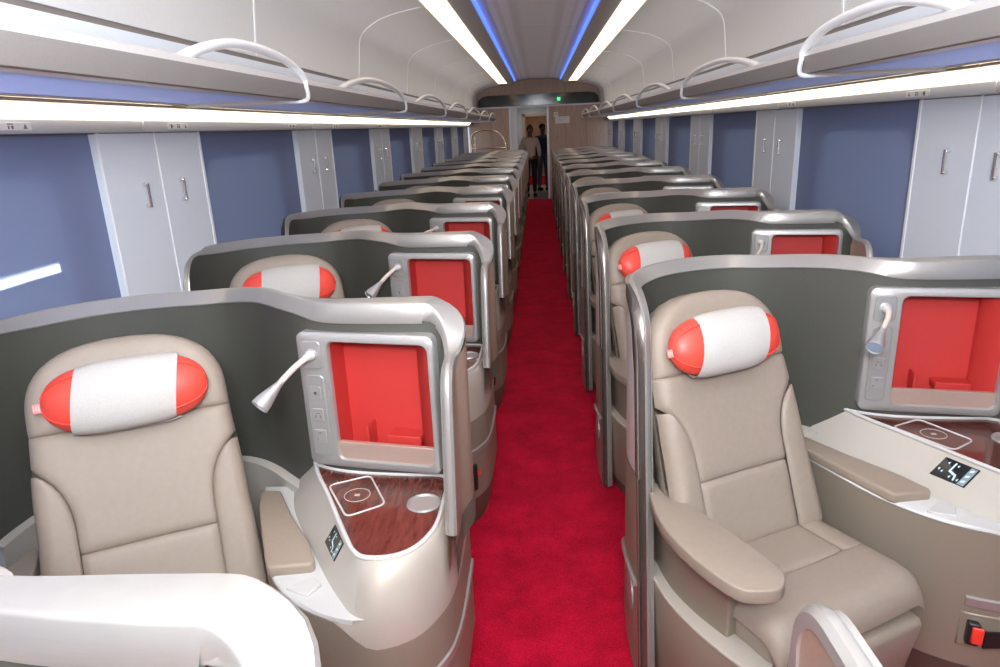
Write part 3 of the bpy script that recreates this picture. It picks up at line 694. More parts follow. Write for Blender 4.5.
    niche.kids.append(Node('retaining_lip', slab(hL+0.002, hR-0.002, hB+0.001, 0.812, -0.006, 0.010, 'retaining_lip', 'reddened_silver'), label='silver retaining lip with red reflection put in its colour'))
    niche.kids.append(Node('niche_ledge', slab(hL+0.14, hL+(hR-hL)*0.81, 0.800, 0.826, 0.030, 0.083, 'niche_ledge', 'red_felt')))
    niche.kids.append(Node('niche_divider', slab(hL+0.075, hL+0.082, 0.77, 0.85, 0.030, 0.083, 'niche_divider', 'red_felt', 0.001, 0.002)))
    cs = (aL+hL)/2
    frame.kids.append(Node('lamp_plate', slab(cs-0.031, cs+0.031, 1.036, 1.118, -0.0185, -0.013, 'lamp_plate', 'plate_silver', 0.002, 0.012)))
    frame.kids.append(Node('button_plate', slab(cs-0.029, cs+0.029, 0.772, 1.018, -0.0175, -0.013, 'button_plate', 'plate_silver', 0.002, 0.012)))
    for zc, kind in ((0.965,0),(0.898,1),(0.832,2)):
        frame.kids.append(Node('socket_button', slab(cs-0.018, cs+0.018, zc-0.020, zc+0.020, -0.0200, -0.017, 'socket_button', 'niche_silver', 0.0015, 0.003)))
        mk = MB()
        def q(a0, a1, z0, z1):
            c = [nsh(cs+a, zc+z, -0.0206) for a, z in ((a0,z0),(a1,z0),(a1,z1),(a0,z1))]; d = [nsh(cs+a, zc+z, -0.0198) for a, z in ((a0,z0),(a1,z0),(a1,z1),(a0,z1))]
            mk.add(c+d, [(0,1,2,3),(4,7,6,5),(0,4,5,1),(1,5,6,2),(2,6,7,3),(3,7,4,0)])
        if kind == 0: q(-0.004,0.004,-0.004,0.004)
        elif kind == 1: q(-0.010,-0.005,-0.009,0.0); q(0.005,0.010,-0.009,0.0); q(-0.008,0.008,0.004,0.007)
        else: q(-0.003,0.003,0.008,0.014); q(-0.011,-0.006,-0.011,-0.006)
        frame.kids.append(Node('socket_mark', mk.mesh('socket_mark', 'print_grey' if kind != 0 else 'chrome', smooth=0)))
    N += [frame, niche]
    return N, nsh(cs, 1.078, -0.018), -cn
set_plan(1.0, 0.015, 0.45); SHELL_R = make_shell()[0]
set_plan(1.32); SHELL_L = make_shell()[0]
set_plan(1.0); SHELL, LAMP_P, LAMP_N = make_shell()
def make_lamp(kind):
    p = LAMP_P; n = LAMP_N
    mb = MB(); mb.lathe([(0.015,0),(0.015,0.006),(0.011,0.012),(0.010,0.030),(0.008,0.034)], p, n, 14)
    base = Node('lamp_base', mb.mesh('lamp_base', 'offwhite'))
    if kind == 'left':
        pts = [p+n*0.03, p+n*0.042+Vector((-.004,0,-.004)), p+n*0.055+Vector((-.020,-.003,-.018)), p+n*0.072+Vector((-.034,-.006,-.034)), p+n*0.088+Vector((-.046,-.008,-.050))]
    elif kind == 'high':
        pts = [p+n*0.03, p+n*0.045+Vector((-.008,0,-.002)), p+n*0.065+Vector((-.035,-.005,-.010)), p+n*0.08+Vector((-.065,-.012,-.024)), p+n*0.09+Vector((-.085,-.016,-.036))]
    else:
        pts = [p+n*0.03, p+n*0.042+Vector((-.002,0,-.004)), p+n*0.058+Vector((-.008,0,-.018)), p+n*0.076+Vector((-.020,-.002,-.032)), p+n*0.094+Vector((-.032,-.004,-.044))]
    sp = spline(pts, 6)
    stem = Node('lamp_stem', MB().tube(sp, 0.0085, 10).mesh('lamp_stem', 'stem_tan', smooth=60), label='tan flexible stem')
    d = (sp[-1]-sp[-3]).normalized(); e = sp[-1]-d*0.01
    mb = MB(); mb.lathe([(0.0085,0),(0.010,0.012),(0.018,0.045),(0.0235,0.068),(0.0250,0.086),(0.0225,0.088),(0.0205,0.082)], e, d, 18)
    head = Node('lamp_head', mb.mesh('lamp_head', 'lamp_silver', smooth=50), label='silver cone head')
    mb = MB(); mb.lathe([(0.0,0.080),(0.0208,0.080),(0.0208,0.083),(0.014,0.0838),(0.0,0.0838)], e, d, 16)
    lens = Node('lamp_lens', mb.mesh('lamp_lens', 'lens'))
    mb = MB(); mb.lathe([(0.0,0),(0.0001,0)], p, n, 3)
    mount = MB(); mount.lathe([(0.018,-0.001),(0.018,0.003),(0.016,0.004),(0.0,0.004)], p, n, 16)
    return Node('reading_lamp', mount.mesh('lamp_mount', 'niche_silver'), [base, stem, head, lens])

# console: (wood edge, slope foot, body top) round the table from the shell, along the seat, round the front to the wing
RAIL = [((.725,.06),(.63,.10),(.53,.10)),((.765,-.04),(.675,-.03),(.575,-.03)),((.825,-.15),(.735,-.14),(.63,-.16)),((.89,-.275),(.81,-.26),(.685,-.285)),((.945,-.38),(.875,-.365),(.75,-.38)),
        ((.972,-.425),(.925,-.435),(.83,-.455)),((1.005,-.452),(.98,-.500),(.93,-.505)),((1.06,-.452),(1.045,-.515),(1.03,-.517)),((1.11,-.425),(1.115,-.475),(1.115,-.477)),((1.142,-.37),(1.165,-.395),(1.165,-.397)),
        ((1.158,-.30),(1.187,-.32),(1.187,-.32)),((1.160,-.18),(1.195,-.20),(1.195,-.20)),((1.160,-.04),(1.195,.02),(1.195,.02))]
RW = spline([(w[0],w[1],0) for w, s, b in RAIL], 4); RS = spline([(s[0],s[1],0) for w, s, b in RAIL], 4); RB = spline([(b[0],b[1],0) for w, s, b in RAIL], 4)
RI = [i/4 for i in range(len(RW))]
TZ = 0.712
def V3(p, z): return Vector((p.x, p.y, z))
def make_console():
    N = []
    # mahogany top, silver edge line
    poly = [(p.x, p.y) for p in RW]+[(1.10,-.05),(1.0,-.04),(.90,-.02),(.80,.04)]
    top = Node('table_top', MB().prism(poly, TZ-0.02, TZ).mesh('table_top', 'mahogany', smooth=0), label='glossy mahogany side table top')
    mb = MB(); mb.tube([V3(p, TZ+0.001) for p in RW], 0.0065, 8); mb.tube([sh(a, TZ+0.003, -0.004) for a in [a_of_x(.74)+(AWING-a_of_x(.74))*k/20 for k in range(21)]], 0.005, 6)
    N.append(Node('table_edge', mb.mesh('table_edge', 'offwhite', smooth=60), label='pale edge bead of the table'))
    ch = [(.82,-.115),(.927,-.06),(1.005,-.217),(.915,-.278)]
    def rq(q, r, n=4):
        out = []; Q = [Vector((x,y,0)) for x, y in q]
        for i in range(4):
            a, b, c = Q[i-1], Q[i], Q[(i+1)%4]; p = b+(a-b).normalized()*r; s = b+(c-b).normalized()*r
            for k in range(n+1):
                t = k/n; out.append((1-t)**2*p+2*t*(1-t)*b+t*t*s)
        return out
    cc = rq(ch, 0.02); cc.append(cc[0])
    mb = MB(); mb.tube([V3(p, TZ+0.0005) for p in cc], 0.0028, 6)
    top.kids.append(Node('charging_outline', mb.mesh('charging_outline', 'offwhite', smooth=60), label='white rounded outline of the charging pad'))
    mb = MB(); mb.tube([(.916+.035*math.cos(2*PI*k/28), -.168+.035*math.sin(2*PI*k/28), TZ+0.0002) for k in range(29)], 0.0014, 5); mb.obox((.916,-.168,TZ+0.0006),(1,0,0),(0,1,0),(0,0,1),0.007,0.005,0.0006)
    top.kids.append(Node('charging_ring', mb.mesh('charging_ring', 'champagne', smooth=60)))
    mb = MB(); mb.lathe([(0.046,0.0005),(0.044,0.005),(0.040,0.006),(0.037,0.003),(0.036,0.0015),(0.0,0.0012)], (1.108,-.215,TZ), (0,0,1), 28)
    top.kids.append(Node('cup_recess', mb.mesh('cup_recess', 'niche_silver', smooth=50), label='round silver cup recess'))
    N.append(top)
    # slope from the table down to the armrest ledge and the smooth front
    rows = []
    for i, (w, s) in enumerate(zip(RW, RS)):
        zf = 0.588; r = []
        for k in range(7):
            t = k/6; p = w.lerp(s, t); fr = smooth01((RI[i]-5.5)/1.5)
            lin = TZ-(TZ-zf)*t; bulge = TZ-(TZ-zf)*(1-math.sqrt(max(0,1-t*t))) if t < 1 else zf
            r.append(V3(p, lin*(1-fr)+fr*bulge))
        rows.append(r)
    rows_f = [r for r, i in zip(rows, RI) if i >= 6]; mb = MB(); mb.grid([r for r, i in zip(rows, RI) if i <= 6]); slope = Node('console_slope', mb.mesh('console_slope', 'cream', smooth=50, recalc=False), label='cream sloping face of the console')
    N.append(slope)
    mb = MB(); mb.grid([[V3(s,0.589), V3(s.lerp(b,0.93),0.589), V3(b,0.582), V3(b,0.575)] for s, b, i in zip(RS,RB,RI) if i <= 6.5])
    N.append(Node('console_ledge', mb.mesh('console_ledge', 'offwhite', smooth=50, recalc=False), label='off-white ledge beside the armrest pad'))
    def zl(i): return 0.582 if i < 5.8 else 0.582-0.075*smooth01((i-5.8)/1.2)
    mb = MB(); mb.grid([r+[V3(b, 0.588+(zl(i)-0.588)*0.5), V3(b, zl(i))] for r, b, i in zip(rows_f, [b for b, i in zip(RB,RI) if i >= 6], [i for i in RI if i >= 6])])
    N.append(Node('console_front', mb.mesh('console_front', 'champagne', smooth=50, recalc=False), label='champagne upper front of the console'))
    cen = Vector((1.0,-.1,0))
    mb = MB(); mb.grid([[V3(b, min(0.58, zl(i)) if i<5.8 else zl(i))]+[V3(b, z) for z in (0.45,0.34,0.24,0.15)] for b, i in zip(RB,RI)])
    N.append(Node('console_body', mb.mesh('console_body', 'bronze', smooth=50, recalc=False)))
    mb = MB(); mb.grid([[V3(b,0.152), V3(b.lerp(cen,0.02),0.135), V3(b.lerp(cen,0.07),0.06), V3(b.lerp(cen,0.14),0.0)] for b in RB])
    N.append(Node('toe_kick', mb.mesh('toe_kick', 'dark_bronze', smooth=50, recalc=False)))
    mb = MB(); rows = []
    for b, i in zip(RB, RI):
        if i < 5.5: continue
        o = (b-cen).normalized(); rows.append([V3(b,0.378), V3(b+o*0.007,0.374), V3(b+o*0.007,0.350), V3(b,0.346)])
    mb.grid(rows); mb.f += [(0,1,2,3), tuple(len(mb.v)-1-k for k in range(4))]
    N.append(Node('bumper_strip', mb.mesh('bumper_strip', 'satin_metal', smooth=30)))
    # seat belt pocket on the front
    def bp(i, z, o=0.0):
        k = int(i*4); b = RB[k].lerp(RB[min(k+1,len(RB)-1)], i*4-k); return V3(b+(b-cen).normalized()*o, z)
    def plate(i0, i1, z0, z1, o0, o1, nm, m, bv=0.003, ns=6):
        mb = MB(); rows = []
        for k in range(ns+1):
            i = i0+(i1-i0)*k/ns; rows.append([bp(i,z0,o0),bp(i,z0,o1),bp(i,z1,o1),bp(i,z1,o0)])
        mb.grid(rows, close_v=True); e = ns*4; mb.f += [(0,1,2,3),(e+3,e+2,e+1,e)]
        return mb.mesh(nm, m, bv, 1)
    pk = Node('belt_pocket', plate(5.45,8.3,0.215,0.325,-0.004,0.004,'belt_pocket','bronze'))
    pk.kids.append(Node('belt_buckle', plate(5.60,5.86,0.235,0.305,0.0,0.022,'belt_buckle','black_plastic')))
    pk.kids.append(Node('buckle_button', plate(5.68,5.92,0.245,0.297,0.018,0.028,'buckle_button','button_red'), label='red release button'))
    mb = MB(); rows = []
    for k in range(13):
        t = k/12; i = 5.95+2.3*t; o = 0.020+0.014*math.sin(PI*t); zc = 0.262+0.012*math.sin(2.2*PI*t)+0.015*t; hw = 0.028-0.004*math.sin(PI*t)
        rows.append([bp(i,zc-hw,o-0.004),bp(i,zc-hw,o+0.002),bp(i,zc+hw,o+0.006),bp(i,zc+hw,o)])
    mb.grid(rows, close_v=True); mb.f += [(0,1,2,3),(51,50,49,48)]
    pk.kids.append(Node('belt_strap', mb.mesh('belt_strap', 'black_plastic'), label='black belt webbing'))
    pk.kids.append(Node('belt_end', plate(8.20,8.42,0.20,0.315,0.004,0.024,'belt_end','black_plastic')))
    pk.kids.append(Node('belt_tongue', plate(8.42,8.70,0.258,0.274,0.010,0.016,'belt_tongue','button_red',0.001)))
    N.append(pk)
    # seat control display set in the slope
    def sl(u, v, o=0.0):   # u along the rail index, v 0 wood edge .. 1 foot
        k = int(u*4); w = RW[k].lerp(RW[k+1], u*4-k); s = RS[k].lerp(RS[k+1], u*4-k)
        nrm = Vector((s.x-w.x, s.y-w.y, 0)); L = nrm.length; nrm = Vector((nrm.x/L*0.124, nrm.y/L*0.124, L)).normalized()
        p = w.lerp(s, v); return V3(p, TZ-(TZ-0.588)*v)+nrm*o
    def splate(u0,u1,v0,v1,o0,o1,nm,m,bv=0.0):
        c = [sl(u0,v0,o0),sl(u1,v0,o0),sl(u1,v1,o0),sl(u0,v1,o0),sl(u0,v0,o1),sl(u1,v0,o1),sl(u1,v1,o1),sl(u0,v1,o1)]
        return MB().add(c, [(0,3,2,1),(4,5,6,7),(0,1,5,4),(1,2,6,5),(2,3,7,6),(3,0,4,7)]).mesh(nm, m, bv, 1, smooth=0)
    dp = Node('seat_display', splate(3.15,3.95,0.12,0.58,-0.002,0.003,'seat_display','display_black',0.001), label='black seat control display with pale icons')
    ic = MB()
    def ibox(u0,u1,v0,v1):
        u0, u1 = 3.15+0.80*u0, 3.15+0.80*u1; v0, v1 = 0.12+0.46*v0, 0.12+0.46*v1
        ic.add([sl(u0,v0,0.0036),sl(u1,v0,0.0036),sl(u1,v1,0.0036),sl(u0,v1,0.0036)], [(0,1,2,3)])
    def iline(p, q, w):
        n = 5
        for k in range(n):
            a = (p[0]+(q[0]-p[0])*k/n, p[1]+(q[1]-p[1])*k/n); ibox(a[0], a[0]+w, a[1], a[1]+w*2.0)
    iline((.34,.10),(.34,.48),.045); iline((.34,.48),(.52,.58),.05); iline((.54,.58),(.60,.86),.045)
    for u, v in ((.20,.20),(.46,.20),(.10,.60),(.20,.66),(.46,.78),(.70,.80)):
        ic.add([sl(3.15+.8*(u-.03),.12+.46*v,.0036),sl(3.15+.8*(u+.02),.12+.46*(v-.07),.0036),sl(3.15+.8*(u+.02),.12+.46*(v+.07),.0036)], [(0,1,2)])
    dp.kids.append(Node('display_icons', ic.mesh('display_icons', 'display_icon', smooth=0, recalc=False)))
    dp.kids.append(Node('display_keys', splate(3.76,3.93,0.14,0.56,0.002,0.0034,'display_keys','display_grey')))
    kx = MB()
    for v in (.20,.33,.46): kx.add([sl(3.80,v,.0042),sl(3.89,v-.03,.0042),sl(3.89,v+.02,.0042),sl(3.80,v+.05,.0042)], [(0,1,2,3)])
    dp.kids.append(Node('key_marks', kx.mesh('key_marks', 'display_icon', smooth=0, recalc=False)))
    N.append(dp)
    # padded armrest lid on the ledge and the flip panel in front of it
    pad = [(.55,.035),(.615,.03),(.70,-.11),(.79,-.235),(.836,-.325),(.832,-.340),(.726,-.356),(.714,-.345),(.64,-.19),(.58,-.06)]
    N.append(Node('armrest_pad', MB().prism(pad, 0.584, 0.617).mesh('armrest_pad', 'leather_pad', 0.011, 3, smooth=60), label='taupe leather armrest lid'))
    lid = [(.838,-.362),(.872,-.392),(.850,-.436),(.785,-.408)]
    N.append(Node('flip_lid', MB().prism(lid, 0.588, 0.596).mesh('flip_lid', 'offwhite', 0.002, 1)))
    return N
CONSOLE = make_console()
def make_wing_armrest():
    N = []
    pad = [(.040,-.285),(.075,-.30),(.155,-.44),(.225,-.565),(.285,-.69),(.290,-.735),(.265,-.775),(.215,-.785),(.165,-.77),(.105,-.68),(.055,-.56),(.036,-.46),(.034,-.36)]
    pad = [(p.x,p.y) for p in spline([(x,y,0) for x, y in pad], 3, True)]
    N.append(Node('aisle_armrest_pad', MB().prism(pad, 0.584, 0.622).mesh('aisle_armrest_pad', 'leather', 0.012, 3, smooth=60), label='taupe leather armrest with a rounded tip'))
    def wall(pts, t, z0, z1, nm, m, bv):
        P = spline([(x,y,0) for x, y in pts], 5); q = []
        for i, p in enumerate(P):
            d = (P[min(i+1,len(P)-1)]-P[max(i-1,0)]).normalized(); q.append(p+Vector((-d.y, d.x, 0))*t)
        poly = [(p.x,p.y) for p in P]+[(p.x,p.y) for p in reversed(q)]
        return MB().prism(poly, z0, z1).mesh(nm, m, bv, 2, smooth=50)
    N.append(Node('armrest_panel', wall([(.06,-.27),(.085,-.42),(.135,-.54),(.195,-.635)], 0.05, 0.30, 0.588, 'armrest_panel', 'bronze', 0.006)))
    N.append(Node('side_panel', wall([(.036,-.30),(.062,-.46),(.12,-.60),(.20,-.72),(.255,-.765)], 0.075, 0.06, 0.352, 'side_panel', 'bronze', 0.006)))
    N.append(Node('side_panel_cap', wall([(.034,-.30),(.060,-.46),(.118,-.601),(.198,-.722),(.256,-.768)], 0.080, 0.350, 0.362, 'side_panel_cap', 'champagne', 0.004)))
    N.append(Node('side_plinth', wall([(.05,-.30),(.08,-.46),(.14,-.60),(.21,-.70)], 0.06, 0.0, 0.07, 'side_plinth', 'dark_bronze', 0.003)))
    return N
WARM = make_wing_armrest()

# ------------------------------------------------------------------ recliner seat, in seat-local metres (x across, -y forward, origin under the seat crease)
SA = math.radians(27); SREC = math.radians(20)
U = Vector((0, math.sin(SREC), math.cos(SREC))); NF = Vector((0, -math.cos(SREC), math.sin(SREC)))
def hw(u):
    if u < 0.55: return 0.268-0.012*smooth01(u/0.3)-0.012*smooth01((u-0.3)/0.25)
    t = min(1.0, (u-0.55)/0.198); return 0.244*(1-t**2.7)**(1/2.3)
def binner(u):
    if u < 0.26: return 0.165+0.004*u
    t = min(1.0, (u-0.26)/0.16); return 0.166+(hw(u)+0.004-0.166)*(1-math.sqrt(max(0,1-t*t)))
def drop(d, r, D):
    if d >= r: return 0.0
    t = 1-d/r; return D*(1-math.sqrt(max(0.0, 1-t*t)))
def back_pt(s, u, h): return Vector((s,0,0.45))+U*u+NF*h
def patch(L, R, u0, u1, eL, eR, eB, eT, nm, m, n=14, k=14, base=0.05, puff=0.008):
    # e*: (radius, depth) of the rounded edges
    rows = []
    def dens(t): return 0.5-0.5*math.cos(PI*t)
    for j in range(k+1):
        u = u0+(u1-u0)*dens(j/k); l, r = L(u), R(u); row = []
        for i in range(n+1):
            s = l+(r-l)*dens(i/n)
            h = base+0.022*(abs(s)/0.26)**2
            EL = eL(u) if callable(eL) else eL; ER = eR(u) if callable(eR) else eR
            h -= max(drop(s-l, *EL), drop(r-s, *ER))+max(drop(u-u0, *eB), drop(u1-u, *eT))
            row.append(back_pt(s, u, h))
        rows.append(row)
    return MB().grid(rows).mesh(nm, m, smooth=80, recalc=False)
SE = (0.022, 0.011); OE = (0.045, 0.05)
def BE(u):
    t = smooth01((u-0.40)/0.03); return (0.024+0.021*t, 0.012+0.038*t)
def make_seat():
    N = []
    # carcass behind the cushions
    us = [0.0,0.1,0.2,0.3,0.4,0.5,0.56,0.62,0.66,0.70,0.725,0.74,0.747]
    mb = MB(); rows = []
    for u in us:
        w = max(0.004, hw(u)); rows.append([back_pt(-w,u,0.012), back_pt(-w*0.98,u,-0.03), back_pt(-w*0.85,u,-0.05), back_pt(0,u,-0.06), back_pt(w*0.85,u,-0.05), back_pt(w*0.98,u,-0.03), back_pt(w,u,0.012)])
    mb.grid(rows, flip=True); mb.f += [tuple(range(7)), tuple(len(mb.v)-7+k for k in range(6,-1,-1))]
    back = Node('backrest', mb.mesh('backrest', 'leather', smooth=60))
    back.kids.append(Node('head_cushion', patch(lambda u: -hw(u), hw, 0.515, 0.747, OE, OE, SE, (0.03,0.045), 'head_cushion', 'leather', 18, 18)))
    def Lc(u): return -min(binner(u), hw(u))
    back.kids.append(Node('back_cushion', patch(Lc, lambda u: -Lc(u), 0.195, 0.515, BE, BE, SE, SE, 'back_cushion', 'leather', 16, 18)))
    back.kids.append(Node('lumbar_cushion', patch(Lc, lambda u: -Lc(u), -0.02, 0.195, (0.024,0.012), (0.024,0.012), SE, SE, 'lumbar_cushion', 'leather', 12, 10)))
    # bolsters: between the seam curve and the outer edge; narrow to a point at the top
    back.kids.append(Node('bolster', patch(lambda u: -hw(u), lambda u: -min(binner(u), hw(u)-0.004), -0.02, 0.415, OE, SE, SE, (0.012,0.004), 'bolster', 'leather', 10, 18, 0.054), label='side bolster'))
    back.kids.append(Node('bolster', patch(lambda u: min(binner(u), hw(u)-0.004), hw, -0.02, 0.415, SE, OE, SE, (0.012,0.004), 'bolster', 'leather', 10, 18, 0.054), label='side bolster'))
    N.append(back)
    # cushion
    def cpatch(x0, x1, y0, y1, e0, e1, f0, f1, nm, zb=0.452, n=12, k=12, tilt=0.05):
        rows = []
        for j in range(k+1):
            y = y0+(y1-y0)*(0.5-0.5*math.cos(PI*j/k)); row = []
            for i in range(n+1):
                x = x0+(x1-x0)*(0.5-0.5*math.cos(PI*i/n))
                z = zb+0.016*(abs(x)/0.26)**2+tilt*min(0.3, -y)
                z -= max(drop(x-x0,*e0), drop(x1-x,*e1))+max(drop(y0-y,*f0), drop(y-y1,*f1))
                row.append((x, y, z))
            rows.append(row)
        return MB().grid(rows, flip=True).mesh(nm, 'leather', smooth=80, recalc=False)
    base = MB().prism([(p[0], p[1]) for p in rrect(0,-0.17,0.250,0.205,0.03,4)], 0.345, 0.412)
    cush = Node('seat_cushion', base.mesh('seat_cushion', 'leather', 0.012, 2, smooth=60))
    S2 = (0.02,0.010); O2 = (0.05,0.06)
    cush.kids.append(Node('cushion_centre', cpatch(-0.17,0.17,0.03,-0.205,S2,S2,S2,S2,'cushion_centre')))
    cush.kids.append(Node('cushion_side', cpatch(-0.262,-0.17,0.03,-0.225,O2,S2,S2,S2,'cushion_side')))
    cush.kids.append(Node('cushion_side', cpatch(0.17,0.262,0.03,-0.225,S2,O2,S2,S2,'cushion_side')))
    cush.kids.append(Node('cushion_front', cpatch(-0.262,0.262,-0.205,-0.402,O2,O2,S2,(0.07,0.085),'cushion_front', n=18, k=16)))
    N.append(cush)
    lr = [(-0.372,0.09),(-0.415,0.33),(-0.408,0.352),(-0.36,0.352),(-0.33,0.33),(-0.31,0.09)]
    mb = MB(); n = len(lr); mb.add([(-0.245,y,z) for y, z in lr]+[(0.245,y,z) for y, z in lr], [(i,(i+1)%n,n+(i+1)%n,n+i) for i in range(n)]+[tuple(range(n)), tuple(range(2*n-1,n-1,-1))])
    N.append(Node('leg_rest', mb.mesh('leg_rest', 'leather', 0.014, 3, smooth=60)))
    N.append(Node('seat_base', MB().prism(rrect(0,-0.13,0.22,0.19,0.03,4), 0.0, 0.345).mesh('seat_base', 'dark_bronze', 0.004, 1)))
    return N
SEAT = make_seat()
# ------------------------------------------------------------------ headrest pillow, in seat-local metres about its own centre
def make_pillow():
    a, b, c = 0.195, 0.088, 0.055
    def prof(x): t = min(1.0, abs(x)/a); return (1-t**3.6)**(1/2.0)
    def ring(x, k, g=0.0, n=24): 
        r = prof(x)*k
        return [Vector((x, -(c*r+g)*math.sin(2*PI*i/n)*1.0, (b*r+g)*math.cos(2*PI*i/n))) for i in range(n)]
    xs = [-a*math.cos(PI*j/30) for j in range(31)]
    mb = MB(); mb.grid([ring(x, 1.0) for x in xs], close_v=True)
    body = Node('pillow_body', mb.mesh('pillow_body', 'red_leather', smooth=80))
    # piping seam round each end
    mb = MB()
    for sx in (-1, 1):
        mb = MB(); mb.tube([Vector((sx*x, -c*prof(x)*0.74, sg*b*prof(x)*0.75)) for sg, rng in ((1, [0.11+0.0088*k for k in range(10)]),) for x in rng]+[Vector((sx*x, -c*prof(x)*0.74, -b*prof(x)*0.75)) for x in [0.11+0.0088*k for k in range(9,-1,-1)]], 0.0022, 6)
        body.kids.append(Node('piping', mb.mesh('piping', 'red_leather', smooth=80)))
    mb = MB(); xs2 = [-0.120+0.240*j/14 for j in range(15)]
    rows = []
    for x in xs2:
        r = ring(x, 1.0, 0.004)
        rows.append([r[i % 24]+Vector((0.014*math.cos(2*PI*i/24) if 1 else 0, 0, 0)) for i in range(-3, 15)]+[r[13]+Vector((-0.004,0.003,-0.006))])
    mb.grid(rows)
    cov = Node('pillow_cover', mb.mesh('pillow_cover', 'linen', smooth=80, recalc=False), label='white woven linen cover')
    tg = Node('pillow_tag', MB().box(-a-0.016, -a+0.006, -0.008, -0.004, -0.016, 0.008).mesh('pillow_tag', 'tag_pink', 0.001, 1), label='small pink fabric tag')
    tm = MB()
    for k in range(3): tm.box(-a-0.014+0.0055*k, -a-0.0115+0.0055*k, -0.0086, -0.0079, -0.011+0.002*(k%2), 0.004)
    tg.kids.append(Node('tag_print', tm.mesh('tag_print', 'linen', smooth=0)))
    return [body, cov, tg]
PILLOW = make_pillow()
LAMPS = {k: make_lamp(k) for k in ('left','high','right')}

ROWP = 1.22
def seat_world(px, py, x, y, rot=0.0):
    return (px+x*math.cos(rot)-y*math.sin(rot), py+x*math.sin(rot)+y*math.cos(rot))
def pod(px, py, lab, side, lamp, shift, group_side, rot=0.0, furnish=True):
    o = thing('seat_pod', (px, py, 0), lab[0], 'seat pod', '%s column seat pods' % group_side, rot)
    place((SHELL_L if group_side == 'left' else SHELL_R if group_side == 'rear facing' else SHELL)+CONSOLE+([WARM[2],WARM[3],WARM[4]] if furnish else [])+([LAMPS[lamp]] if lamp else []), o)
    if not furnish: return
    sx, sy = .40+shift[0], -.29+shift[1]
    X, Y = seat_world(px, py, sx, sy, rot)
    s = thing('recliner_seat', (X, Y, 0), lab[1], 'seat', '%s column recliner seats' % group_side, SA+rot)
    place(SEAT, s)
    # the aisle armrest moves with the seat
    arm = [Node(n.name, n.me, n.kids, n.label) for n in WARM[:2]]
    inv = Matrix.Translation((sx, sy, 0)) @ Matrix.Rotation(SA, 4, 'Z')
    for c in place(arm, s): c.matrix_local = inv.inverted()
    c = Vector((0.006 if group_side == 'left' else -0.026, 0, 0.45))+U*0.588+NF*0.105
    cx, cy = c.x*math.cos(SA)-c.y*math.sin(SA), c.x*math.sin(SA)+c.y*math.cos(SA)
    X2, Y2 = seat_world(px, py, sx+cx, sy+cy, rot)
    p = thing('headrest_pillow', (X2, Y2, c.z), lab[2], 'pillow', '%s column headrest pillows' % group_side, SA+rot)
    p.rotation_euler = (-SREC, 0, SA+rot)
    place(PILLOW, p)
for k in range(-1, 11):
    w = 'left'
    if k == -1: lab = ['pale silver seat pod rim nearest the camera, cut off by the lower left corner','taupe seat hidden below the nearest pale rim in the lower left corner','pillow on the seat hidden below the nearest pale rim, lower left']
    else:
        if k == 0: lab = ['dark lined seat pod in front at left, whole mahogany table in view','taupe leather recliner facing us in the front left pod','red pillow with white cover on the front left recliner']
        else: lab = ['silver rimmed seat pod, %s from the front in the left column' % ORD[k], 'taupe recliner in the %s pod of the left column' % ORD[k], 'red and white pillow on the %s seat of the left column' % ORD[k]]
    pod(-1.45 if k >= 0 else -1.466, 1.80+ROWP*k, lab, w, 'high' if k % 2 == 0 and k > 0 else 'left', (-.010, -.005), 'left')
for k in range(0, 11):
    if k == 0: lab = ['dark lined seat pod in front at right, black control display and belt in view','taupe leather recliner with whole seat cushion and aisle armrest in view, front right pod','red pillow with white cover on the front right recliner']
    else: lab = ['silver rimmed seat pod, %s from the front in the right column' % ORD[k], 'taupe recliner in the %s pod of the right column' % ORD[k], 'red and white pillow on the %s seat of the right column' % ORD[k]]
    pod(0.25, 2.13+ROWP*k, lab, 'right', 'right', (-0.066, 0.0), 'right')
# ------------------------------------------------------------------ pod facing the other way at the right, only its screen tip is in view
pod(1.448, 0.335, ['brown screen tip with silver edge at the bottom edge of the photo'], 'right', None, (0,0), 'rear facing', PI, False)

# ------------------------------------------------------------------ people in the doorway
def skin_body(name, joints, edges, m, parent, sub=2, root=0):
    me = bpy.data.meshes.new(name); me.from_pydata([j[0] for j in joints], edges, []); me.update()
    o = link(name, me, parent)
    md = o.modifiers.new('skin', 'SKIN'); md.use_smooth_shade = True
    sv = me.skin_vertices[0].data if me.skin_vertices else None
    for i, j in enumerate(joints):
        r = j[1] if isinstance(j[1], tuple) else (j[1], j[1]); me.skin_vertices[0].data[i].radius = r
    me.skin_vertices[0].data[root].use_root = True
    s = o.modifiers.new('smooth', 'SUBSURF'); s.levels = sub; s.render_levels = sub
    me.materials.append(M[m]); return o
def ellipsoid(c, rx, ry, rz, nm, m, parent, n=14, k=10, cut=-1.0):
    rows = []
    for i in range(k+1):
        t = -PI/2+PI*i/k
        rows.append([(c[0]+rx*math.cos(t)*math.cos(2*PI*j/n), c[1]+ry*math.cos(t)*math.sin(2*PI*j/n), c[2]+rz*max(cut, math.sin(t))) for j in range(n)])
    return link(nm, MB().grid(rows, close_v=True).mesh(nm, m, smooth=80), parent)
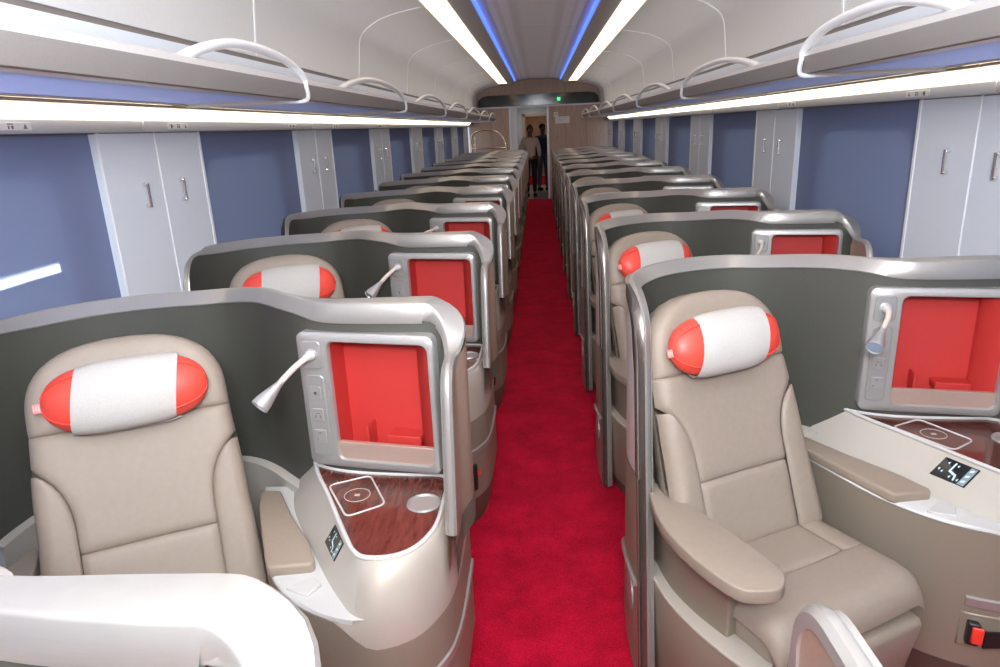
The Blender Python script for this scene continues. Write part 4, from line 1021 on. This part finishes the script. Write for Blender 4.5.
def person(loc, rot, H, label, top, legs, hair, arm_l, arm_r, stride, hairstyle, skin='skin', sleeve=1.0, female=True):
    o = thing('person', loc, label, 'person', None, rot)
    k = H/1.68
    def P(x, y, z): return (x*k, y*k, z*k)
    hipw, shw = (.085, .155) if female else (.085, .18)
    fy = stride
    J = [(P(0,0,.93),.10*k),(P(0,0,1.12),.085*k),(P(0,.005,1.30),(.11*k,.08*k)),(P(0,.01,1.40),(.06*k,.055*k)),(P(0,.0,1.46),.048*k),(P(0,-.012,1.535),(.070*k,.082*k)),(P(0,-.008,1.61),(.068*k,.080*k)),(P(0,0,1.65),.045*k)]
    E = [(0,1),(1,2),(2,3),(3,4),(4,5),(5,6),(6,7)]
    for sg, ft in ((-1, fy),(1, -fy)):
        b = len(J)
        J += [(P(sg*hipw,0,.88),.078*k),(P(sg*hipw*1.02,-.01+ft*.5,.48),.052*k),(P(sg*hipw*1.02,ft+.02,.10),.034*k),(P(sg*hipw*1.1,ft-.10,.04),.028*k)]
        E += [(0,b),(b,b+1),(b+1,b+2),(b+2,b+3)]
    hands = []
    for sg, arm in ((-1, arm_l),(1, arm_r)):
        b = len(J); el, wr, hd = arm
        J += [(P(sg*shw,.01,1.36),.05*k),(P(*el),.038*k),(P(*wr),.026*k),(P(*hd),(.032*k,.02*k))]
        E += [(2,b),(b,b+1),(b+1,b+2),(b+2,b+3)]
        w, h = Vector(P(*wr)), Vector(P(*hd)); d = (h-w).normalized(); sd = d.cross(Vector((0,1,0))).normalized() if abs(d.y) < .9 else Vector((1,0,0))
        for q, ln in enumerate((.065,.075,.07,.055)):
            f0 = len(J); base = h+sd*(q-1.5)*.016*k
            J += [(tuple(base+d*.03*k),.009*k),(tuple(base+d*(.03+ln*.55)*k+Vector((0,-.006,0))),.008*k),(tuple(base+d*(.03+ln)*k+Vector((0,-.018,0))),.007*k)]
            E += [(b+3,f0),(f0,f0+1),(f0+1,f0+2)]
        f0 = len(J); th = sd*(-sg*.03*k)
        J += [(tuple(h+th*1.1),.010*k),(tuple(h+th*1.5+d*.035*k),.008*k)]; E += [(b+3,f0),(f0,f0+1)]
    skin_body('body', J, E, skin, o)
    # clothes
    T = [(P(0,0,.86),(.150*k,.118*k)),(P(0,0,1.10),(.128*k,.10*k)),(P(0,.005,1.28),(.135*k,.10*k)),(P(0,.01,1.385),(.085*k,.07*k))]; TE = [(0,1),(1,2),(2,3)]
    for sg, arm in ((-1, arm_l),(1, arm_r)):
        b = len(T); el, wr, hd = arm; cuff = Vector(P(*el)).lerp(Vector(P(*wr)), sleeve)
        T += [(P(sg*shw,.01,1.35),.066*k),(P(*el),.055*k),(tuple(cuff),.043*k)]; TE += [(2,b),(b,b+1),(b+1,b+2)]
    skin_body('top', T, TE, top, o)
    G = [(P(0,0,.98),(.128*k,.102*k))]; GE = []
    for sg, ft in ((-1, fy),(1, -fy)):
        b = len(G); G += [(P(sg*hipw,0,.86),.092*k),(P(sg*hipw*1.02,-.01+ft*.5,.48),.067*k),(P(sg*hipw*1.02,ft+.015,.10),.050*k)]; GE += [(0,b),(b,b+1),(b+1,b+2)]
    skin_body('trousers', G, GE, legs, o)
    for sg, ft in ((-1, fy),(1, -fy)):
        mb = MB(); mb.prism([(p[0]*k, p[1]*k) for p in rrect(sg*hipw*1.05, ft-.045, .043, .125, .04, 5)], 0.0, .075*k); link('shoe', mb.mesh('shoe', 'black_cloth', .02, 3, smooth=60), o)
    ellipsoid(P(0,.018,1.60), .082*k, .092*k, .088*k, 'hair', hair, o, cut=-.5)
    if hairstyle == 'bun': ellipsoid(P(0,.05,1.675), .045*k, .045*k, .035*k, 'hair_bun', hair, o)
    for sg in (-1, 1):
        ellipsoid(P(sg*.028,-.080,1.575), .012*k, .006*k, .006*k, 'eye', 'eye_white', o, 8, 6); ellipsoid(P(sg*.072,.0,1.555), .010*k, .018*k, .028*k, 'ear', skin, o, 8, 6)
    ellipsoid(P(0,-.094,1.55), .012*k, .016*k, .022*k, 'nose', skin, o, 8, 6)
    ellipsoid(P(0,-.086,1.512), .022*k, .006*k, .007*k, 'mouth', 'red_leather' if False else 'hair_brown', o, 8, 6)
    return o
person((-.215, 17.15, 0), 0.06, 1.68, 'woman in loose beige sweater and black trousers standing in the far doorway', 'sweater_beige', 'black_cloth', 'hair_brown',
       ((-.25,.02,1.10),(-.17,-.10,.97),(-.13,-.13,.94)), ((.22,.02,1.10),(.215,-.03,.88),(.21,-.05,.82)), 0.03, 'bun', sleeve=0.75)
o = thing('handbag', (-.36, 17.02, .90), 'small black bag held at the hip of the woman in beige', 'bag')
link('bag_body', MB().box(-.05,.05,-.03,.03,0,.17).mesh('bag_body', 'black_cloth', .018, 3, smooth=60), o)
link('bag_strap', MB().tube(spline([(-.035,0,.165),(-.03,0,.21),(0.0,0,.235),(.03,0,.21),(.035,0,.165)],4), .006, 6).mesh('bag_strap', 'black_plastic'), o)
person((.10, 18.7, 0), 0.5, 1.72, 'person in navy top and blue jeans, behind the woman in the doorway', 'navy_cloth', 'jeans', 'hair',
       ((-.24,.02,1.10),(-.22,-.04,.88),(-.21,-.06,.82)), ((.24,.02,1.10),(.23,-.02,.88),(.22,-.04,.82)), 0.06, 'short', sleeve=0.9, female=False)
person((.33, 19.6, 0), 2.7, 1.74, 'dark clothed person furthest back in the doorway, half hidden behind the navy top', 'black_cloth', 'jeans', 'hair',
       ((-.24,.02,1.10),(-.22,-.04,.88),(-.21,-.06,.82)), ((.24,.02,1.10),(.23,-.02,.88),(.22,-.04,.82)), 0.05, 'short', sleeve=0.9, female=False)
